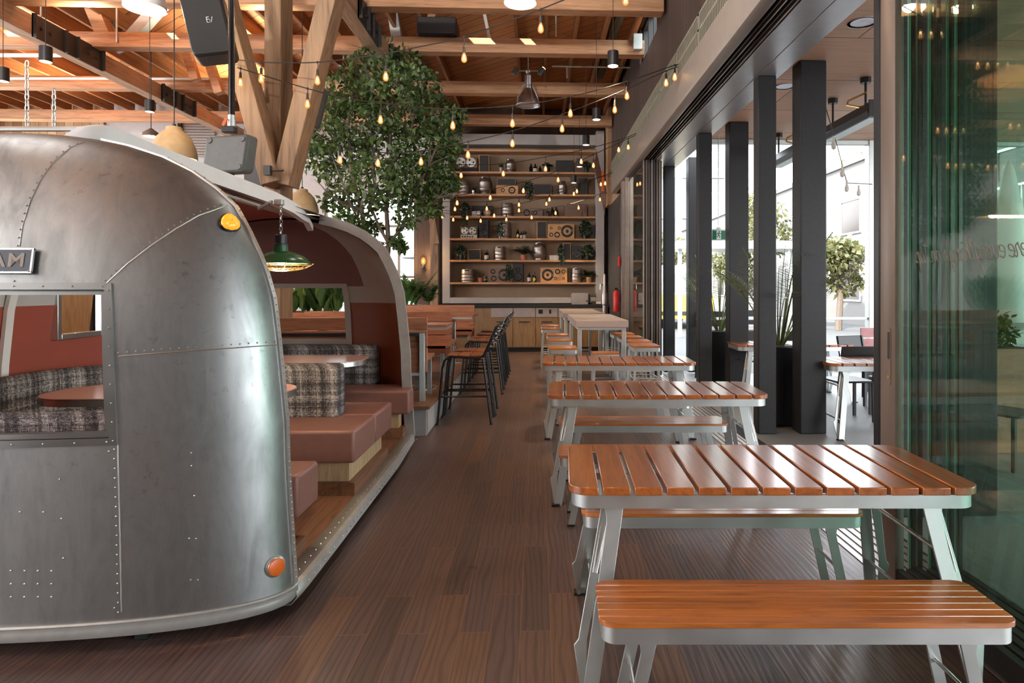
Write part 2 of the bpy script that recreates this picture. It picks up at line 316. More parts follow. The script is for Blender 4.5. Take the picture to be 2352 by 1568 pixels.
# ------------------------------------------------------------------ mesh builder
class MB:
    def __init__(s): s.v = []; s.f = []; s.m = []
    def add(s, vs, fs, mi=0):
        o = len(s.v); s.v += [tuple(x) for x in vs]
        for f in fs: s.f.append(tuple(i+o for i in f)); s.m.append(mi)
        return s
    def box(s, x0, x1, y0, y1, z0, z1, mi=0):
        return s.add([(x0, y0, z0), (x1, y0, z0), (x1, y1, z0), (x0, y1, z0), (x0, y0, z1), (x1, y0, z1), (x1, y1, z1), (x0, y1, z1)],
                     [(3, 2, 1, 0), (4, 5, 6, 7), (0, 1, 5, 4), (1, 2, 6, 5), (2, 3, 7, 6), (3, 0, 4, 7)], mi)
    def cbox(s, c, d, mi=0): return s.box(c[0]-d[0]/2, c[0]+d[0]/2, c[1]-d[1]/2, c[1]+d[1]/2, c[2]-d[2]/2, c[2]+d[2]/2, mi)
    def bar(s, a, b, w, h, up=(0, 0, 1), mi=0):
        """rectangular bar from a to b; w across, h along up"""
        a = Vector(a); b = Vector(b); d = (b-a).normalized(); up = Vector(up)
        if abs(d.dot(up)) > .98: up = Vector((0, 1, 0))
        sd = d.cross(up).normalized(); u = sd.cross(d).normalized()
        vs = [p+sd*(i*w/2)+u*(j*h/2) for p in (a, b) for i, j in ((-1, -1), (1, -1), (1, 1), (-1, 1))]
        return s.add(vs, [(0, 1, 2, 3), (7, 6, 5, 4), (0, 4, 5, 1), (1, 5, 6, 2), (2, 6, 7, 3), (3, 7, 4, 0)], mi)
    def prism(s, pts, a0, a1, axis='z', mi=0):
        """outline pts (2d) extruded along axis from a0 to a1"""
        k = len(pts)
        def P(p, a): return {'z': (p[0], p[1], a), 'y': (p[0], a, p[1]), 'x': (a, p[0], p[1])}[axis]
        vs = [P(p, a0) for p in pts]+[P(p, a1) for p in pts]
        fs = [tuple(range(k-1, -1, -1)), tuple(range(k, 2*k))]+[(i, (i+1) % k, k+(i+1) % k, k+i) for i in range(k)]
        return s.add(vs, fs, mi)
    def tube(s, pts, r, seg=8, mi=0, closed=False, cap=True):
        pts = [Vector(p) for p in pts]; n = len(pts); rs = r if isinstance(r, (list, tuple)) else [r]*n
        vs = []; prev = None
        for i, p in enumerate(pts):
            if closed: d = pts[(i+1) % n]-pts[i-1]
            else: d = pts[min(i+1, n-1)]-pts[max(i-1, 0)]
            if d.length < 1e-9: d = Vector((0, 0, 1))
            d.normalize()
            if prev is None:
                a = Vector((0, 0, 1)) if abs(d.z) < .9 else Vector((1, 0, 0)); sd = d.cross(a).normalized()
            else:
                sd = prev-d*prev.dot(d)
                sd = sd.normalized() if sd.length > 1e-6 else d.orthogonal().normalized()
            prev = sd; u = d.cross(sd)
            vs += [p+sd*(cos(2*pi*k/seg)*rs[i])+u*(sin(2*pi*k/seg)*rs[i]) for k in range(seg)]
        fs = []; m = n if closed else n-1
        for i in range(m):
            for k in range(seg):
                a = i*seg+k; b = i*seg+(k+1) % seg; j = ((i+1) % n)*seg
                fs.append((a, b, j+(k+1) % seg, j+k))
        if cap and not closed:
            fs.append(tuple(range(seg-1, -1, -1))); fs.append(tuple((n-1)*seg+k for k in range(seg)))
        return s.add(vs, fs, mi)
    def lathe(s, prof, c=(0, 0, 0), seg=20, axis='z', mi=0, capb=True, capt=True):
        """profile of (radius, height)"""
        vs = []; n = len(prof)
        for r, h in prof:
            for k in range(seg):
                a = 2*pi*k/seg; x, y = r*cos(a), r*sin(a)
                p = {'z': (x, y, h), 'y': (x, h, -y), 'x': (h, x, y)}[axis]
                vs.append((c[0]+p[0], c[1]+p[1], c[2]+p[2]))
        fs = [(i*seg+k, i*seg+(k+1) % seg, (i+1)*seg+(k+1) % seg, (i+1)*seg+k) for i in range(n-1) for k in range(seg)]
        if capb: fs.append(tuple(range(seg-1, -1, -1)))
        if capt: fs.append(tuple((n-1)*seg+k for k in range(seg)))
        return s.add(vs, fs, mi)
    def sphere(s, c, r, seg=8, rings=5, mi=0, sq=(1, 1, 1)):
        prof = [(max(1e-4, sin(pi*i/rings))*r, -cos(pi*i/rings)*r) for i in range(rings+1)]
        b = MB().lathe(prof, (0, 0, 0), seg, capb=False, capt=False)
        return s.add([(c[0]+x*sq[0], c[1]+y*sq[1], c[2]+z*sq[2]) for x, y, z in b.v], b.f, mi)
    def grid(s, rows, mi=0, flip=False):
        n = len(rows[0]); vs = [p for r in rows for p in r]; fs = []
        for i in range(len(rows)-1):
            for j in range(n-1):
                f = (i*n+j, i*n+j+1, (i+1)*n+j+1, (i+1)*n+j); fs.append(f[::-1] if flip else f)
        return s.add(vs, fs, mi)
    def xf(s, mat):
        s.v = [tuple(mat @ Vector(p)) for p in s.v]; return s
    def obj(s, name, mats, parent=None, w=False, bev=0, seg=2, smooth=35, sub=0, solid=0):
        me = bpy.data.meshes.new(name)
        vs = s.v
        if w and parent is not None:
            l = wloc(parent); vs = [(x-l[0], y-l[1], z-l[2]) for x, y, z in vs]
        elif parent is None:
            # own origin at the base centre keeps object coordinates sensible
            xs = [p[0] for p in vs]; ys = [p[1] for p in vs]; zs = [p[2] for p in vs]
            l = Vector(((min(xs)+max(xs))/2, (min(ys)+max(ys))/2, min(zs))); vs = [(x-l[0], y-l[1], z-l[2]) for x, y, z in vs]
        me.from_pydata(vs, [], s.f); 
        if not isinstance(mats, (list, tuple)): mats = [mats]
        for m in mats: me.materials.append(m)
        me.polygons.foreach_set('material_index', s.m)
        bm = bmesh.new(); bm.from_mesh(me); bmesh.ops.recalc_face_normals(bm, faces=bm.faces) if len(bm.faces) < 30000 else None; bm.to_mesh(me); bm.free()
        if smooth:
            me.polygons.foreach_set('use_smooth', [True]*len(me.polygons)); me.set_sharp_from_angle(angle=radians(smooth))
        me.update()
        o = bpy.data.objects.new(name, me); COL.objects.link(o)
        if parent is not None: o.parent = parent
        else: o.location = l
        if bev:
            b = o.modifiers.new('bevel', 'BEVEL'); b.width = bev; b.segments = seg; b.limit_method = 'ANGLE'; b.angle_limit = radians(40); b.harden_normals = False
        if solid:
            q = o.modifiers.new('solid', 'SOLIDIFY'); q.thickness = solid; q.offset = -1
        if sub:
            q = o.modifiers.new('sub', 'SUBSURF'); q.levels = sub; q.render_levels = sub
        return o
def wloc(o):
    l = Vector(o.location); p = o.parent
    while p: l = l+Vector(p.location); p = p.parent
    return l
def thing(name, label, cat, loc=(0, 0, 0), rz=0, group=None):
    o = bpy.data.objects.new(name, None); COL.objects.link(o); o.empty_display_size = .1
    o.location = loc; o.rotation_euler = (0, 0, rz); o['label'] = label; o['category'] = cat
    if group: o['group'] = group
    return o
def tag(o, label, cat, group=None):
    o['label'] = label; o['category'] = cat
    if group: o['group'] = group
    return o
def struct(o): o['kind'] = 'structure'; return o
def dup(root, loc, rz=None, label=None, group=None):
    r = root.copy(); COL.objects.link(r); r.location = loc
    if rz is not None: r.rotation_euler = (0, 0, rz)
    if label: r['label'] = label
    if group: r['group'] = group
    def kids(src, dst):
        for ch in list(src.children):
            c = ch.copy(); COL.objects.link(c); c.parent = dst; kids(ch, c)
    kids(root, r)
    return r
def rrect(x0, x1, y0, y1, r, n=5, corners=(1, 1, 1, 1)):
    """rounded rectangle outline, corners in order (x1,y1),(x0,y1),(x0,y0),(x1,y0)"""
    out = []
    for k, (cx, cy, a0) in enumerate(((x1-r, y1-r, 0), (x0+r, y1-r, pi/2), (x0+r, y0+r, pi), (x1-r, y0+r, 3*pi/2))):
        if corners[k]:
            out += [(cx+r*cos(a0+pi/2*i/n), cy+r*sin(a0+pi/2*i/n)) for i in range(n+1)]
        else: out.append([(x1, y1), (x0, y1), (x0, y0), (x1, y0)][k])
    return out
def leaf_quads(mb, c, d, up, ln, wd, mi=0):
    """one folded leaf: 2 quads from c along d"""
    d = Vector(d).normalized(); up = Vector(up); sd = d.cross(up)
    if sd.length < 1e-4: sd = d.orthogonal()
    sd.normalize(); nrm = sd.cross(d); c = Vector(c)
    a = c; b = c+d*ln; m = c+d*ln*.45
    mb.add([a, m+sd*wd/2+nrm*wd*.12, b, m-sd*wd/2+nrm*wd*.12], [(0, 1, 2), (0, 2, 3)], mi)
def rv():
    while True:
        v = Vector((random.uniform(-1, 1), random.uniform(-1, 1), random.uniform(-1, 1)))
        if .05 < v.length < 1: return v.normalized()

# ================================================================== ROOM SHELL
struct(MB().box(-13, 1.76, -8, 16.2, -.1, 0).obj('floor', M['floor']))
# sliding door track sunk in the floor
t = MB().box(1.76, 2.2, -8, 15.0, -.1, -.004, 0)
for i in range(8):
    x = 1.775+.052*i
    t.box(x, x+.036, -8, 15.0, -.01, .0, 1)
for i in range(150):                       # ribbed drain mat between the rails
    y = 4.6+i*.016
    t.box(2.06, 2.19, y, y+.008, -.006, .003, 2)
struct(t.obj('trim_1', [M['trackdark'], M['tracklight'], M['dark']], smooth=0))
struct(MB().box(2.2, 9.5, -8, 11.2, -.1, 0).obj('floor_patio', M['patiofloor']))
struct(MB().box(9.5, 70, -30, 90, -.2, -.1).box(-20, 9.5, 16.3, 90, -.2, -.1).box(2.2, 9.5, 11.2, 16.3, -.2, -.1).obj('street', M['street']))

# ceiling boards with roof light slots, joists as its children
ZC = 5.95
holes = [(-1.68, -1.23, 9.0, 9.34), (-.88, -.55, 9.0, 9.34), (-6.3, -6.08, 9.0, 9.34), (-5.78, -5.53, 9.0, 9.34), (-8.74, -7.84, 9.0, 9.34)]
c = MB(); xs = [-13]+sorted(q for h in holes for q in h[:2])+[1.9]
c.box(-13, 1.9, -8, 9.0, ZC, ZC+.12); c.box(-13, 1.9, 9.34, 16.2, ZC, ZC+.12)
for i in range(0, len(xs)-1, 2): c.box(xs[i], xs[i+1], 9.0, 9.34, ZC, ZC+.12)
ceil_o = struct(c.obj('ceiling', M['deck'], smooth=0))
for i in range(30):
    x = -12.6+i*.49
    if any(h[0]-.06 < x < h[1]+.06 for h in holes): continue
    MB().box(x-.025, x+.025, 3.0, 15.85, ZC-.24, ZC).obj('joist', M['joist'], ceil_o, w=True)

def kthing(o, label, cat, group=None): tag(o, label, cat, group); o['kind'] = 'thing'; return o
for (y, lab) in ((8.55, 'sawn timber cross beam running in front of the black speaker box'),
                 (10.15, 'sunlit timber cross beam that carries the black speaker box'),
                 (12.28, 'sawn timber cross beam behind the silver factory pendant'),
                 (14.6, 'timber cross beam just in front of the shelf wall top')):
    kthing(MB().box(-12.9, 1.69, y, y+.2, 5.2, 5.43).obj('cross_beam', M['timber'], bev=.008), lab, 'beam', 'timber cross beams')
kthing(MB().box(-2.48, -2.26, 2.5, 15.6, 4.93, 5.2).obj('girder', M['timbery'], bev=.008), 'long timber girder running over the tree towards the shelves', 'beam', 'timber girders')
g2 = kthing(MB().box(-7.05, -6.83, 2.5, 15.6, 4.93, 5.2).obj('girder', M['timbery'], bev=.008), 'long timber girder crossing above the trailer roof with bolted steel splice plates', 'beam', 'timber girders')
def splice(par, x, y0, y1):
    p = MB().box(x, x+.018, y0, y1, 4.9, 5.22)
    for y in (y0, (y0+y1)/2-.12, (y0+y1)/2+.12, y1-.02): p.box(x, x+.06, y, y+.02, 4.9, 5.22)
    for y in (y0+.15, y0+.32, y1-.32, y1-.15):
        p.lathe([(.022, x+.018), (.022, x+.04)], (0, y, 5.06), 8, 'x')
    p.obj('splice_plate', M['trackdark'], par, w=True)
splice(g2, -6.83, 9.0, 10.4); splice(g2, -6.83, 12.0, 13.1)
g1 = [o for o in COL.objects if o.name == 'girder'][0]
splice(g1, -2.26, 8.2, 9.2); splice(g1, -2.26, 9.9, 10.7)
# roof struts between the beams and the boards on the left
for px0, py0, px1, py1, y, w, mat, lab in ((205, -10, 248, 92, 10.3, .2, 'timber', 'stout timber roof strut rising from the splice plate'),
        (235, 10, 275, 120, 10.5, .08, 'galv', 'thin steel roof strut beside the stout timber strut'),
        (372, 10, 296, 96, 10.4, .16, 'galv', 'pale painted steel roof strut leaning under the dome lamp'),
        (395, 10, 450, 185, 11.6, .14, 'timber', 'timber roof strut behind the tall black loudspeaker'),
        (430, -10, 505, 215, 12.0, .14, 'timber', 'timber roof strut next to the tall black loudspeaker'),
        (1005, 0, 975, 92, 10.6, .12, 'timber', 'timber roof strut behind the black speaker box'),
        (900, 10, 912, 88, 10.6, .16, 'galv', 'painted steel roof strut left standing over the tree top'),
        (1106, 0, 1125, 92, 10.4, .05, 'galv', 'slim steel hanger with a sunlit foot on the cross beam')):
    a = atY(px0, py0, y); b = atY(px1, py1, y)
    lab = lab.replace(' left standing', ' standing')
    kthing(MB().bar(a, b, w, w, (0, 1, 0)).obj('roof_strut', M[mat]), lab, 'strut', 'roof struts')

# right wall: dark slats over the long header, clerestory window
wr = MB()
wr.box(1.73, 1.9, -8, 9.3, 4.06, 6.0).box(1.73, 1.9, 10.85, 16.2, 4.06, 6.0).box(1.73, 1.9, 9.3, 10.85, 4.06, 5.25).box(1.73, 1.9, 9.3, 10.85, 5.9, 6.0)
struct(wr.obj('wall_right', M['darkwall'], smooth=0))
w1 = struct(MB().box(1.78, 1.86, 9.3, 9.36, 5.25, 5.9).box(1.78, 1.86, 10.79, 10.85, 5.25, 5.9).box(1.78, 1.86, 9.36, 10.79, 5.25, 5.31).box(1.78, 1.86, 9.36, 10.79, 5.84, 5.9).box(1.78, 1.86, 9.85, 9.89, 5.31, 5.84).box(1.78, 1.86, 10.3, 10.34, 5.31, 5.84).obj('window_2', M['black'], smooth=0))
MB().box(1.815, 1.82, 9.36, 10.79, 5.31, 5.84).obj('pane', M['glassc'], w1, w=True)
# header: beige beam, tracks, soffit
hb = MB().prism([(1.80, 3.69), (1.72, 3.69), (1.70, 3.70), (1.69, 3.72), (1.69, 4.06), (1.80, 4.06)], -8, 14.85, 'y', 0)
struct(hb.obj('trim_2', M['greybeam']))
tr = MB().box(1.80, 2.01, -8, 14.85, 3.78, 3.9, 0)
for i in range(5):
    x = 1.80+.044*i; tr.box(x, x+.012, -8, 14.85, 3.69, 3.8, 0 if i % 2 else 1); tr.box(x+.012, x+.018, -8, 14.85, 3.705, 3.8, 0); tr.box(x+.026, x+.032, -8, 14.85, 3.72, 3.8, 1)
struct(tr.obj('trim_3', [M['trackdark'], M['tracklight']], smooth=0))
struct(MB().box(2.01, 2.258, -8, 14.85, 3.69, 3.9).box(2.258, 2.266, -8, 14.85, 3.705, 3.9).box(2.266, 2.5, -8, 14.85, 3.69, 3.9).obj('trim_4', M['soffit'], bev=.003))
# slotted vent strip above the header
vg = thing('vent_grille', 'long slotted vent strip running above the beige door header', 'vent', (1.70, 9.5, 4.06))
MB().box(1.704, 1.73, 3.5, 14.8, 4.06, 4.41).obj('backing', M['dark'], vg, w=True)
fr = MB(); sl = MB()
for z0, z1 in ((4.06, 4.085), (4.22, 4.245), (4.385, 4.41)): fr.box(1.70, 1.722, 3.5, 14.8, z0, z1)
y = 3.5
while y < 14.75:
    fr.box(1.70, 1.722, y, y+.06, 4.06, 4.41)
    for k in range(1, 19): sl.box(1.7005, 1.706, y+.06+k*.055-.016, y+.06+k*.055+.006, 4.085, 4.385)
    y += 1.08
fr.obj('panel', M['grilleplate'], vg, w=True, smooth=0); sl.obj('slats', M['grilleplate'], vg, w=True, smooth=0)
# far stretch of the right wall, dark tiles below and boards above
struct(MB().box(1.70, 2.2, 13.3, 16.2, 0, 3.45).obj('wall_right_tiled', M['tilewall'], smooth=0))
struct(MB().box(1.70, 2.2, 14.85, 16.2, 3.45, 4.06).box(1.64, 1.73, 14.95, 15.6, 3.45, 5.9).obj('wall_right_boarded', M['woodwall'], smooth=0))
# back wall, left wall, wall behind the camera
bw = MB().box(-2.38, 2.2, 15.95, 16.15, 0, 6.0)
struct(bw.obj('wall_back', M['darkpanel'], smooth=0))
struct(MB().box(-2.95, -2.36, 15.5, 15.9, 0, 4.4).obj('wall_back_panel', M['darkpanel'], smooth=0))
lw = MB().box(-10.4, -5.2, 15.95, 16.15, 0, 6.0).box(-5.2, -2.38, 15.95, 16.15, 3.9, 6.0).box(-5.2, -2.38, 15.95, 16.15, 0, .5)
struct(lw.obj('wall_back_white', M['offwhite'], smooth=0))
struct(MB().box(-13, -10.4, 15.9, 16.15, 0, 6.0).obj('wall_back_boarded', M['woodwall'], smooth=0))
wf = MB()
for x in (-5.2, -4.32, -3.44, -2.96): wf.box(x, x+.06, 15.98, 16.06, .5, 3.9)
for z in (.5, 1.75, 3.0, 3.84): wf.box(-5.2, -2.9, 15.99, 16.05, z, z+.06)
w2 = struct(wf.obj('window_1', M['greyplaster'], smooth=0))
MB().box(-5.2, -2.9, 16.015, 16.02, .5, 3.9).obj('pane', M['glassc'], w2, w=True)
# left wall, unseen, its tall openings added for fill daylight; solid wall behind the camera
wl = MB().box(-13.2, -13, -8, 16.2, 0, 1.0).box(-13.2, -13, -8, 16.2, 4.6, 6.0)
for y in range(-8, 17, 3): wl.box(-13.2, -13, y, y+.4, 1.0, 4.6)
struct(wl.obj('wall_left', M['offwhite'], smooth=0))
wb = MB().box(-13.2, 2.2, -8.2, -8, 0, 6)
struct(wb.obj('wall_front', M['greywall'], smooth=0))
struct(MB().box(1.76, 1.95, -8, -4.6, 0, 3.69).obj('wall_right_near', M['greywall'], smooth=0))
# dark roller shutter frame on the far left wall
rs = thing('roller_shutter', 'grey roller shutter in a black frame behind the concrete dome lamp', 'shutter', tuple(atY(455, 350, 15.85)))
a = atY(418, 258, 15.85); b = atY(492, 360, 15.85)
s_ = MB()
for i in range(16):
    z = b.z+(a.z-b.z)*i/16; s_.box(a.x, b.x, 15.86, 15.9, z, z+(a.z-b.z)/16-.02)
s_.obj('slats', M['greyplaster'], rs, w=True)
MB().box(a.x-.08, a.x, 15.8, 15.9, b.z-1, a.z+.08).box(a.x-.08, b.x, 15.8, 15.9, a.z, a.z+.08).obj('frame', M['black'], rs, w=True)

# steel columns along the door line
def column(x0, x1, y0, d, z1, lab):
    o = MB().box(x0, x1, y0, y0+d, 0, z1).obj('steel_column', M['column'], bev=.012, seg=3)
    kthing(o, lab, 'column', 'dark steel columns')
for i, y in enumerate((6.53, 8.98, 11.43)):
    n = ('first', 'second', 'third')[i]
    column(2.265, 2.455, y, .16, 3.69, 'slim dark steel column under the soffit, %s from the open glass stack' % n)
    column(2.70, 2.975, y-.01, .22, 3.85, 'broad dark steel column on the patio side, %s from the open glass stack' % n)
column(2.23, 3.03, 4.12, .08, 3.85, 'widest dark steel column, seen through the green glass door panels')

# ------------------------------------------------------------------ sliding glass door stacks
def glass_panel(x, y0, y1, label, first, grp, zt=3.69):
    t = thing('glass_door_panel', label, 'door', (x, (y0+y1)/2, 0), 0, grp)
    MB().box(x, x+.012, y0+.02, y1, .10, zt-.06).obj('pane', M['glass'], t, w=True, smooth=0)
    MB().box(x-.001, x+.005, y1, y1+.004, .10, zt-.06).box(x+.0085, x+.0135, y1, y1+.004, .10, zt-.06).obj('pane_edge', M['glassedge'], t, w=True, smooth=0)
    MB().box(x-.012, x+.024, y0, y1, .004, .10).obj('bottom_rail', M['trackdark'], t, w=True, bev=.003)
    MB().box(x-.012, x+.024, y0, y1, zt-.06, zt+.03).obj('top_rail', M['trackdark'], t, w=True)
    return t
names = ('innermost', 'second', 'third', 'fourth', 'fifth', 'sixth', 'outermost')
offs = (0, -.015, .01, -.02, .015, -.01, .0)
for i in range(7):
    x = 1.80+.05*i
    t = glass_panel(x, 2.02, 3.16+offs[i], '%s green glass sliding panel of the open stack beside the first picnic table' % names[i], i == 0, 'open glass panels beside the tables')
    if i == 0:
        st = MB().prism(rrect(x-.018, x+.03, 3.145, 3.285, .006, 2), .004, 3.72).obj('stile', M['stile'], t, w=True)
        pl = MB().prism(rrect(3.18, 3.215, 1.01, 1.30, .017, 5), x-.021, x-.016, 'x').obj('handle', M['stile'], st, w=True)
        MB().prism(rrect(3.188, 3.207, 1.14, 1.28, .009, 5), x-.0225, x-.02, 'x').obj('finger_pull', M['trackdark'], pl, w=True)
        MB().lathe([(.011, x-.024), (.011, x-.02)], (0, 3.1975, 1.05), 12, 'x').obj('lock', M['brass'], pl, w=True)
        # script lettering on the outer face of the glass
    else:
        MB().box(x+.0145, x+.033, 3.15+offs[i], 3.18+offs[i], .004, 3.72).obj('stile', M['blackg'], t, w=True)
for i in range(7):
    x = 1.80+.046*i
    t = thing('glass_door_panel', '%s panel of the folded glass stack at the far end of the doorway' % names[i], 'door', (x, 11.9, 0), 0, 'far stacked glass panels')
    y0 = 10.9+offs[i]
    MB().box(x, x+.012, y0+.03, 13.2, .1, 3.63).obj('pane', M['glass'], t, w=True, smooth=0)
    MB().box(x-.006, x+.014, y0, y0+.05, .004, 3.69).obj('stile', M['stile'] if i % 3 else M['tracklight'], t, w=True)
    MB().box(x+.014, x+.040, y0+.015, 13.1, .02, 3.68).obj('gap_filler', M['trackdark'], t, w=True)  # dark seal strip run deep between panes to block the bright view through
    MB().box(x-.01, x+.022, y0+.05, 13.2, .004, .1).obj('bottom_rail', M['trackdark'], t, w=True)
    MB().box(x-.01, x+.022, y0+.05, 13.2, 3.63, 3.72).obj('top_rail', M['trackdark'], t, w=True)
# pale frame post behind the far stack
struct(MB().box(1.72, 1.79, 13.05, 13.3, 0, 3.69).box(1.72, 1.79, 12.6, 12.66, 0, 3.69).obj('door_1', M['tracklight'], smooth=0))

# mirrored script on the glass: strokes drawn letter by letter (x right, y up, x-height 1)
GL = {
 'e': ([(0, .45), (.45, .55), (.55, .85), (.35, 1), (.1, .8), (.05, .35), (.25, 0), (.6, .15)], .55),
 'r': ([(0, .2), (.25, .95), (.2, 1.08), (.45, .92), (.5, .7), (.42, .2), (.55, 0), (.75, .2)], .62),
 'v': ([(0, .8), (.15, 1), (.2, .5), (.3, 0), (.55, .5), (.6, 1), (.8, .9)], .72),
 'y': ([(0, .8), (.12, 1), (.12, .4), (.3, .05), (.5, .5), (.55, 1), (.5, 0), (.35, -.75), (.15, -.85), (.15, -.5), (.6, .1)], .66),
 't': ([(.3, 1.8), (.22, .9), (.2, .2), (.35, 0), (.6, .2)], .5),
 'h': ([(0, .2), (.35, 1.4), (.38, 1.95), (.25, 1.9), (.15, .9), (.1, 0), (.2, .6), (.45, 1), (.55, .8), (.5, .2), (.65, 0), (.8, .2)], .75),
 'i': ([(0, .2), (.2, 1), (.15, .2), (.3, 0), (.5, .2)], .42),
 'n': ([(0, .7), (.15, 1), (.1, 0), (.2, .7), (.45, 1), (.52, .7), (.5, .15), (.62, 0), (.8, .2)], .72),
 'g': ([(.5, .8), (.35, 1), (.1, .75), (.08, .3), (.25, .05), (.45, .4), (.52, 1), (.48, 0), (.35, -.75), (.15, -.85), (.12, -.5), (.6, .15)], .66),
 's': ([(0, .2), (.28, 1.08), (.42, .5), (.35, .05), (.08, .05)], .55),
 'o': ([(.4, .95), (.15, .9), (.05, .4), (.2, 0), (.45, .2), (.5, .7), (.35, 1), (.7, .85)], .62),
 'a': ([(.5, .85), (.3, 1), (.08, .7), (.08, .25), (.25, 0), (.45, .4), (.52, 1), (.48, .2), (.6, 0), (.75, .2)], .68),
 'p': ([(0, .6), (.15, 1.1), (.05, -.9), (.15, .6), (.35, 1), (.55, .75), (.5, .25), (.25, .05), (.7, .1)], .66),
 'w': ([(0, .8), (.12, 1), (.12, .2), (.25, 0), (.4, .5), (.42, .9), (.45, .1), (.6, 0), (.75, .6), (.75, 1), (.95, .9)], .88),
 "'": ([(.1, 1.9), (.05, 1.5)], .2), ' ': ([], .34)}
txt = thing('window_lettering', 'grey script lettering across the green glass, reading backwards from inside', 'lettering', (1.8135, 2.7, 1.66))
def spline(p, n=5):
    out = []
    for i in range(len(p)-1):
        p0 = p[max(i-1, 0)]; p1 = p[i]; p2 = p[i+1]; p3 = p[min(i+2, len(p)-1)]
        for k in range(n):
            t = k/n
            out.append(tuple(.5*((2*p1[j])+(-p0[j]+p2[j])*t+(2*p0[j]-5*p1[j]+4*p2[j]-p3[j])*t*t+(-p0[j]+3*p1[j]-3*p2[j]+p3[j])*t**3) for j in (0, 1)))
    return out+[tuple(p[-1])]
line = "where everything's on tap"; wtot = sum(GL[q][1] for q in line)
sc = .0555; y = 3.02-wtot*sc; zb = 1.62
for ch in line:
    st, adv = GL[ch]
    if st:
        mb = MB(); pts = [(1.8142, y+(px+.18*py)*sc, zb+py*sc*.9) for px, py in spline(st)]
        mb.tube(pts, .0027, 6)
        if ch == 't': mb.tube([(1.8142, y+(.0+.26)*sc, zb+1.35*sc), (1.8142, y+(.55+.26)*sc, zb+1.5*sc)], .003, 6)
        if ch == 'i': mb.sphere((1.8142, y+.42*sc, zb+1.35*sc), .004, 6, 4)
        mb.obj('letter', M['script'], txt, w=True)
    y += adv*sc

# ================================================================== PICNIC TABLES AND BENCHES
def leg_outline(s, xt, xb, w, zt, fl=.035, fz=.07, n=6):
    o = [(xt-w/2, zt), (xb-w/2, 0), (xb+w/2, 0)]
    f = (zt-fz)/zt; xo = xb+(xt-xb)*f+w/2
    for i in range(n+1):
        a = pi/2*i/n
        o.append((xo+(xt+w/2+fl-xo)*(1-cos(a)), zt-fz+fz*sin(a)))
    return [(s*x, z) for x, z in o]
def shear(mb, zt, dy):
    mb.v = [(x, y+dy*(1-z/zt), z) for x, y, z in mb.v]; return mb
HL, HD = .784, .334
def picnic_table(loc, rz, label):
    t = thing('picnic_table', label, 'table', loc, rz, 'picnic tables by the glass doors')
    zt = .668; n = 13; p = (2*HL)/n; g = .0165
    o1 = rrect(-HL+.012, HL-.012, -HD+.012, HD-.012, .075, 7); o2 = rrect(-HL+.024, HL-.024, -HD+.024, HD-.024, .066, 7); k = len(o1)
    fr = MB(); vs = [(x, y, z) for z in (zt, .719) for q in (o1, o2) for x, y in q]
    fs = []
    for i in range(k):
        j = (i+1) % k
        fs += [(i, j, 2*k+j, 2*k+i), (k+j, k+i, 3*k+i, 3*k+j), (2*k+i, 2*k+j, 3*k+j, 3*k+i), (j, i, k+i, k+j)]
    fr.add(vs, fs)
    fr.box(-HL+.03, HL-.03, -.03, .03, .69, .719).box(-.55, -.51, -HD+.03, HD-.03, .69, .715).box(.51, .55, -HD+.03, HD-.03, .69, .715)
    fr.obj('frame', M['galv'], t)
    for i in range(n):
        x0 = -HL+i*p+(g/2 if i else 0); x1 = -HL+(i+1)*p-(g/2 if i < n-1 else 0)
        if i == 0: o = rrect(x0, x1, -HD, HD, .075, 7, (0, 1, 1, 0))
        elif i == n-1: o = rrect(x0, x1, -HD, HD, .075, 7, (1, 0, 0, 1))
        else: o = [(x1, HD), (x0, HD), (x0, -HD), (x1, -HD)]
        MB().prism(o, .72, .75).obj('slat', M['teak'], t, bev=.0035)
    for s in (-1, 1):
        for e in (-1, 1):
            y0 = e*(HD-.05)
            lg = MB().prism(leg_outline(s, .60, .71, .056, zt+.01), y0-.006, y0+.006, 'y')
            lg.prism([(s*x, z) for x, z in ((.655, zt), (.748, .19), (.765, .17), (.738, .012), (.722, .012), (.716, .19), (.61, zt))], y0-e*.03-.005, y0-e*.03+.005, 'y')
            lg.bar((s*.715, y0, .03), (s*.715, y0-e*.03, .03), .03, .03)
            shear(lg, zt, e*.13)
            l = lg.obj('leg', M['galv'], t, bev=.002)
            ft = MB().box(s*.725-.028, s*.725+.028, y0+e*.13-.028, y0+e*.13+.02, 0, .014); ft.obj('foot', M['black'], l)
            rd = MB().tube([(s*.63, y0-e*.01, .60), (s*.675, y0+e*.03, .42)], .007, 8).tube([(s*.655, y0-e*.02, .61), (s*.69, y0+e*.02, .42)], .006, 8)
            rd.obj('brace_rod', M['steel'], t)
        for z, q in ((.50, .03), (.18, .1)):
            yy = HD-.05+.13*(1-z/zt); x = .60+.11*(1-z/zt)
            MB().tube([(s*x, -yy, z), (s*x, yy, z)], .009, 10).obj('stretcher', M['steel'], t)
    return t
BL, BD = .664, .152
